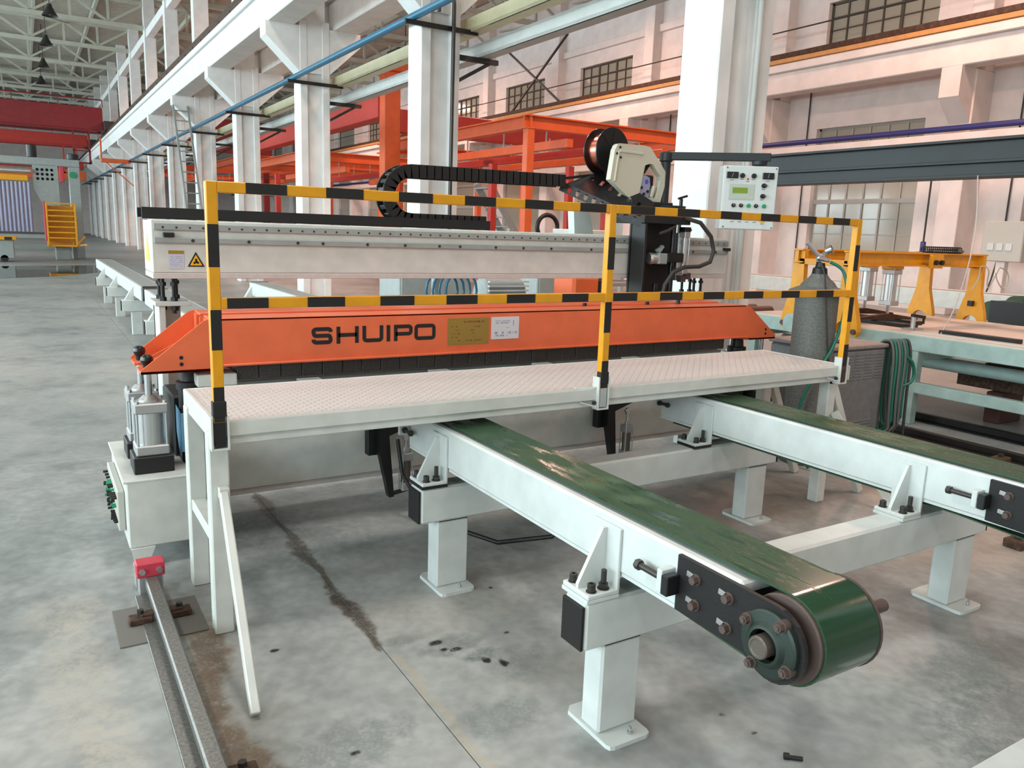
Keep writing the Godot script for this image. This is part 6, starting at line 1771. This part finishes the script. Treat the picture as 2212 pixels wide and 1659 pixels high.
func orange_frames() -> void:
	# big orange mast with pinkish red girders beyond the second column
	var t := thing("orange_mast_crane", "thick orange mast with red girders beyond the second column", "crane", V(9.2, 0, -22.2))
	part(t, "mast", MB.new().box(V(9.0, 0, -22.6), V(9.5, 6.1, -22.2), 0.02), M.frameorange)
	part(t, "head", MB.new().box(V(8.9, 6.0, -23.2), V(9.9, 6.25, -22.1), 0.02), M.frameorange)
	part(t, "girder", MB.new().box(V(8.95, 4.75, -40), V(9.4, 5.35, -22.6), 0.02), M.framered)
	part(t, "girder", MB.new().box(V(9.5, 4.35, -22.6), V(17.5, 5.0, -22.2), 0.02), M.framered)
	part(t, "mast", MB.new().box(V(17.2, 0, -22.6), V(17.6, 5.0, -22.2), 0.02), M.framered)
	part(t, "mast", MB.new().box(V(9.0, 0, -40), V(9.4, 5.3, -39.6), 0.02), M.framered)
	var names := ["nearest, behind the wire spool", "second, between the near columns", "third, farther down the side bay", "farthest down the side bay"]
	var k := 0
	for s in [[9.95, -15.9, 15.2, -24.5, 4.25], [8.3, -27.5, 15.0, -35.0, 4.1], [8.6, -37.5, 15.0, -45.0, 4.6], [7.2, -48.0, 15.0, -56.0, 4.6]]:
		var x0: float = s[0]
		var z0: float = s[1]
		var x1: float = s[2]
		var z1: float = s[3]
		var h: float = s[4]
		var f := thing("orange_test_frame", "orange steel portal frame with overhead rails, %s" % names[k], "steel frame", V((x0 + x1) * 0.5, 0, (z0 + z1) * 0.5), "orange frames of the side bay")
		for p in [[x0, z0], [x1, z0], [x0, z1], [x1, z1]]:
			part(f, "post", MB.new().box(V(p[0] - 0.1, 0, p[1] - 0.1), V(p[0] + 0.1, h - 0.28, p[1] + 0.1), 0.012), M.frameorange)
		for z in [z0, z1]:
			part(f, "cross_beam", MB.new().box(V(x0 - 0.15, h - 0.3, z - 0.12), V(x1 + 0.15, h - 0.27, z + 0.12)).box(V(x0 - 0.15, h - 0.03, z - 0.12), V(x1 + 0.15, h, z + 0.12)).box(V(x0 - 0.15, h - 0.28, z - 0.02), V(x1 + 0.15, h - 0.02, z + 0.02)), M.frameorange)
		for x in [x0, x1]:
			part(f, "side_beam", MB.new().box(V(x - 0.12, h - 0.3, z1 - 0.4), V(x + 0.12, h - 0.27, z0 + 0.1)).box(V(x - 0.12, h - 0.03, z1 - 0.4), V(x + 0.12, h, z0 + 0.1)).box(V(x - 0.02, h - 0.28, z1 - 0.4), V(x + 0.02, h - 0.02, z0 + 0.1)), M.frameorange)
		for i in 3:
			var x := lerpf(x0, x1, 0.22 + 0.28 * i)
			part(f, "trolley_rail", MB.new().box(V(x - 0.09, h - 0.62, z1), V(x + 0.09, h - 0.42, z0), 0.01), M.frameorange if i != 1 else M.framered)
			for j in 4:
				var z := lerpf(z0, z1, 0.12 + 0.24 * j)
				part(f, "hanger", MB.new().cyl(V(x, h - 0.42, z), V(x, h - 0.05, z), 0.02, 6), M.greysteel)
		k += 1
	# red posts and a red sloping bin behind the columns
	var rb := thing("red_hopper", "dark red sloping hopper high behind the third and fourth columns", "hopper", V(9.5, 4.3, -46))
	part(rb, "chute", MB.new().prism([Vector2(6.9, 5.3), Vector2(12.0, 5.3), Vector2(12.0, 7.0), Vector2(9.4, 7.0)], V(0, 0, -46.6), V(1, 0, 0), V(0, 1, 0), V(0, 0, 0.6)), M.cranered)
	part(rb, "leg", MB.new().box(V(11.6, 0, -46.6), V(11.9, 5.3, -46.3)).box(V(8.0, 0, -46.6), V(8.3, 5.4, -46.3)), M.cranered)
	for s in [[10.8, -19.0, "nearer"], [12.6, -18.0, "farther right"], [8.0, -30.0, "farther left"]]:
		solo("red_post", "slim red steel post in the side bay, %s" % s[2], "post", MB.new().box(V(s[0] - 0.09, 0, s[1] - 0.09), V(s[0] + 0.09, 3.4, s[1] + 0.09), 0.01), M.framered, V(s[0], 0, s[1]), "red posts")
	# grey stairs and racks in the side bay background
	var st := thing("steel_stair", "grey steel stair far back in the side bay", "stair", V(13, 0, -21))
	for s in [0.0, 0.8]:
		part(st, "stringer", MB.new().bar(V(13.6, 0.0, -20.6 - s), V(11.6, 3.0, -20.6 - s), 0.05, 0.22), M.greysteel)
	for i in 11:
		var f := (i + 0.5) / 11.0
		part(st, "tread", MB.new().box(V(lerpf(13.6, 11.6, f) - 0.12, 3.0 * f - 0.02, -21.4), V(lerpf(13.6, 11.6, f) + 0.12, 3.0 * f + 0.02, -20.6)), M.greysteel)
	var rk := thing("storage_rack", "low grey storage rack along the side bay behind the guide beam", "rack", V(11, 0, -13.5))
	part(rk, "shelf", MB.new().box(V(8.2, 1.38, -13.8), V(11.8, 1.46, -13.0), 0.01), M.pipebrown)
	part(rk, "shelf", MB.new().box(V(8.2, 0.6, -13.8), V(11.8, 0.68, -13.0), 0.01), M.greysteel)
	for x in [8.25, 10.1, 11.75]:
		part(rk, "upright", MB.new().box(V(x - 0.05, 0, -13.8), V(x + 0.05, 1.7, -13.7), 0.006).box(V(x - 0.05, 0, -13.1), V(x + 0.05, 1.4, -13.0), 0.006), M.greysteel)
	var sp := thing("cable_reel", "black cable reel ring standing on the storage rack", "reel", V(8.9, 1.46, -13.4))
	var pts := []
	for i in 25:
		var a := TAU * i / 24.0
		pts.append(V(8.9 + 0.24 * cos(a), 1.75 + 0.24 * sin(a), -13.4))
	part(sp, "ring", MB.new().tube(pts, 0.045, 8), M.black)
	part(sp, "foot", MB.new().box(V(8.75, 1.46, -13.5), V(9.05, 1.5, -13.3), 0.005), M.steelblack)
	for s in [[8.6, -11.8, 0.9, "white", "white cabinet standing beyond the second column"], [6.4, -13.5, 0.8, "white", "white cabinet right behind the third column"], [6.3, -9.3, 0.9, "greysteel", "grey cabinet between the two nearest columns"]]:
		var b := thing("tool_cabinet", s[4], "cabinet", V(s[0], 0, s[1]))
		part(b, "body", MB.new().box(V(s[0] - 0.45, 0.06, s[1] - 0.3), V(s[0] + 0.45, 1.72 if s[1] < -10 else 1.3, s[1] + 0.3), 0.012), M[s[3]])
		part(b, "plinth", MB.new().box(V(s[0] - 0.42, 0, s[1] - 0.27), V(s[0] + 0.42, 0.06, s[1] + 0.27)), M.black)
		part(b, "door", MB.new().box(V(s[0] - 0.42, 0.1, s[1] + 0.3), V(s[0] - 0.01, 1.26, s[1] + 0.315), 0.004), M[s[3]])
		part(b, "door", MB.new().box(V(s[0] + 0.01, 0.1, s[1] + 0.3), V(s[0] + 0.42, 1.26, s[1] + 0.315), 0.004), M[s[3]])
	# the yellow jib seen low between the columns
	var yj := thing("yellow_jib", "small yellow robot arm between the second and third columns", "robot arm", V(7.6, 0, -17.5))
	part(yj, "base", MB.new().cyl(V(7.6, 0, -17.5), V(7.6, 1.2, -17.5), 0.25, 18, 0.03), M.box_grey)
	part(yj, "arm", MB.new().bar(V(7.6, 1.2, -17.5), V(7.1, 2.1, -17.3), 0.18, 0.2, 0.03).bar(V(7.1, 2.1, -17.3), V(8.0, 1.75, -17.2), 0.14, 0.16, 0.03), M.yellow)

func _ready() -> void:
	materials()
	set_up()
	building()
	stand(-1.832, "front pale crossbeam stand under the two infeed conveyors, nearest the viewer")
	stand(-3.066, "rear pale crossbeam stand under the two infeed conveyors, beside the platform")
	conveyor(0.0, "green belt conveyor in the foreground with its roller end toward the viewer")
	conveyor(1.64, "green belt conveyor on the right, running out of the picture")
	platform()
	guard_rail()
	welder_machine()
	gantry()
	carriage()
	right_side()
	wall_fittings()
	outfeed()
	far_machine()
	orange_frames()
	floor_items()
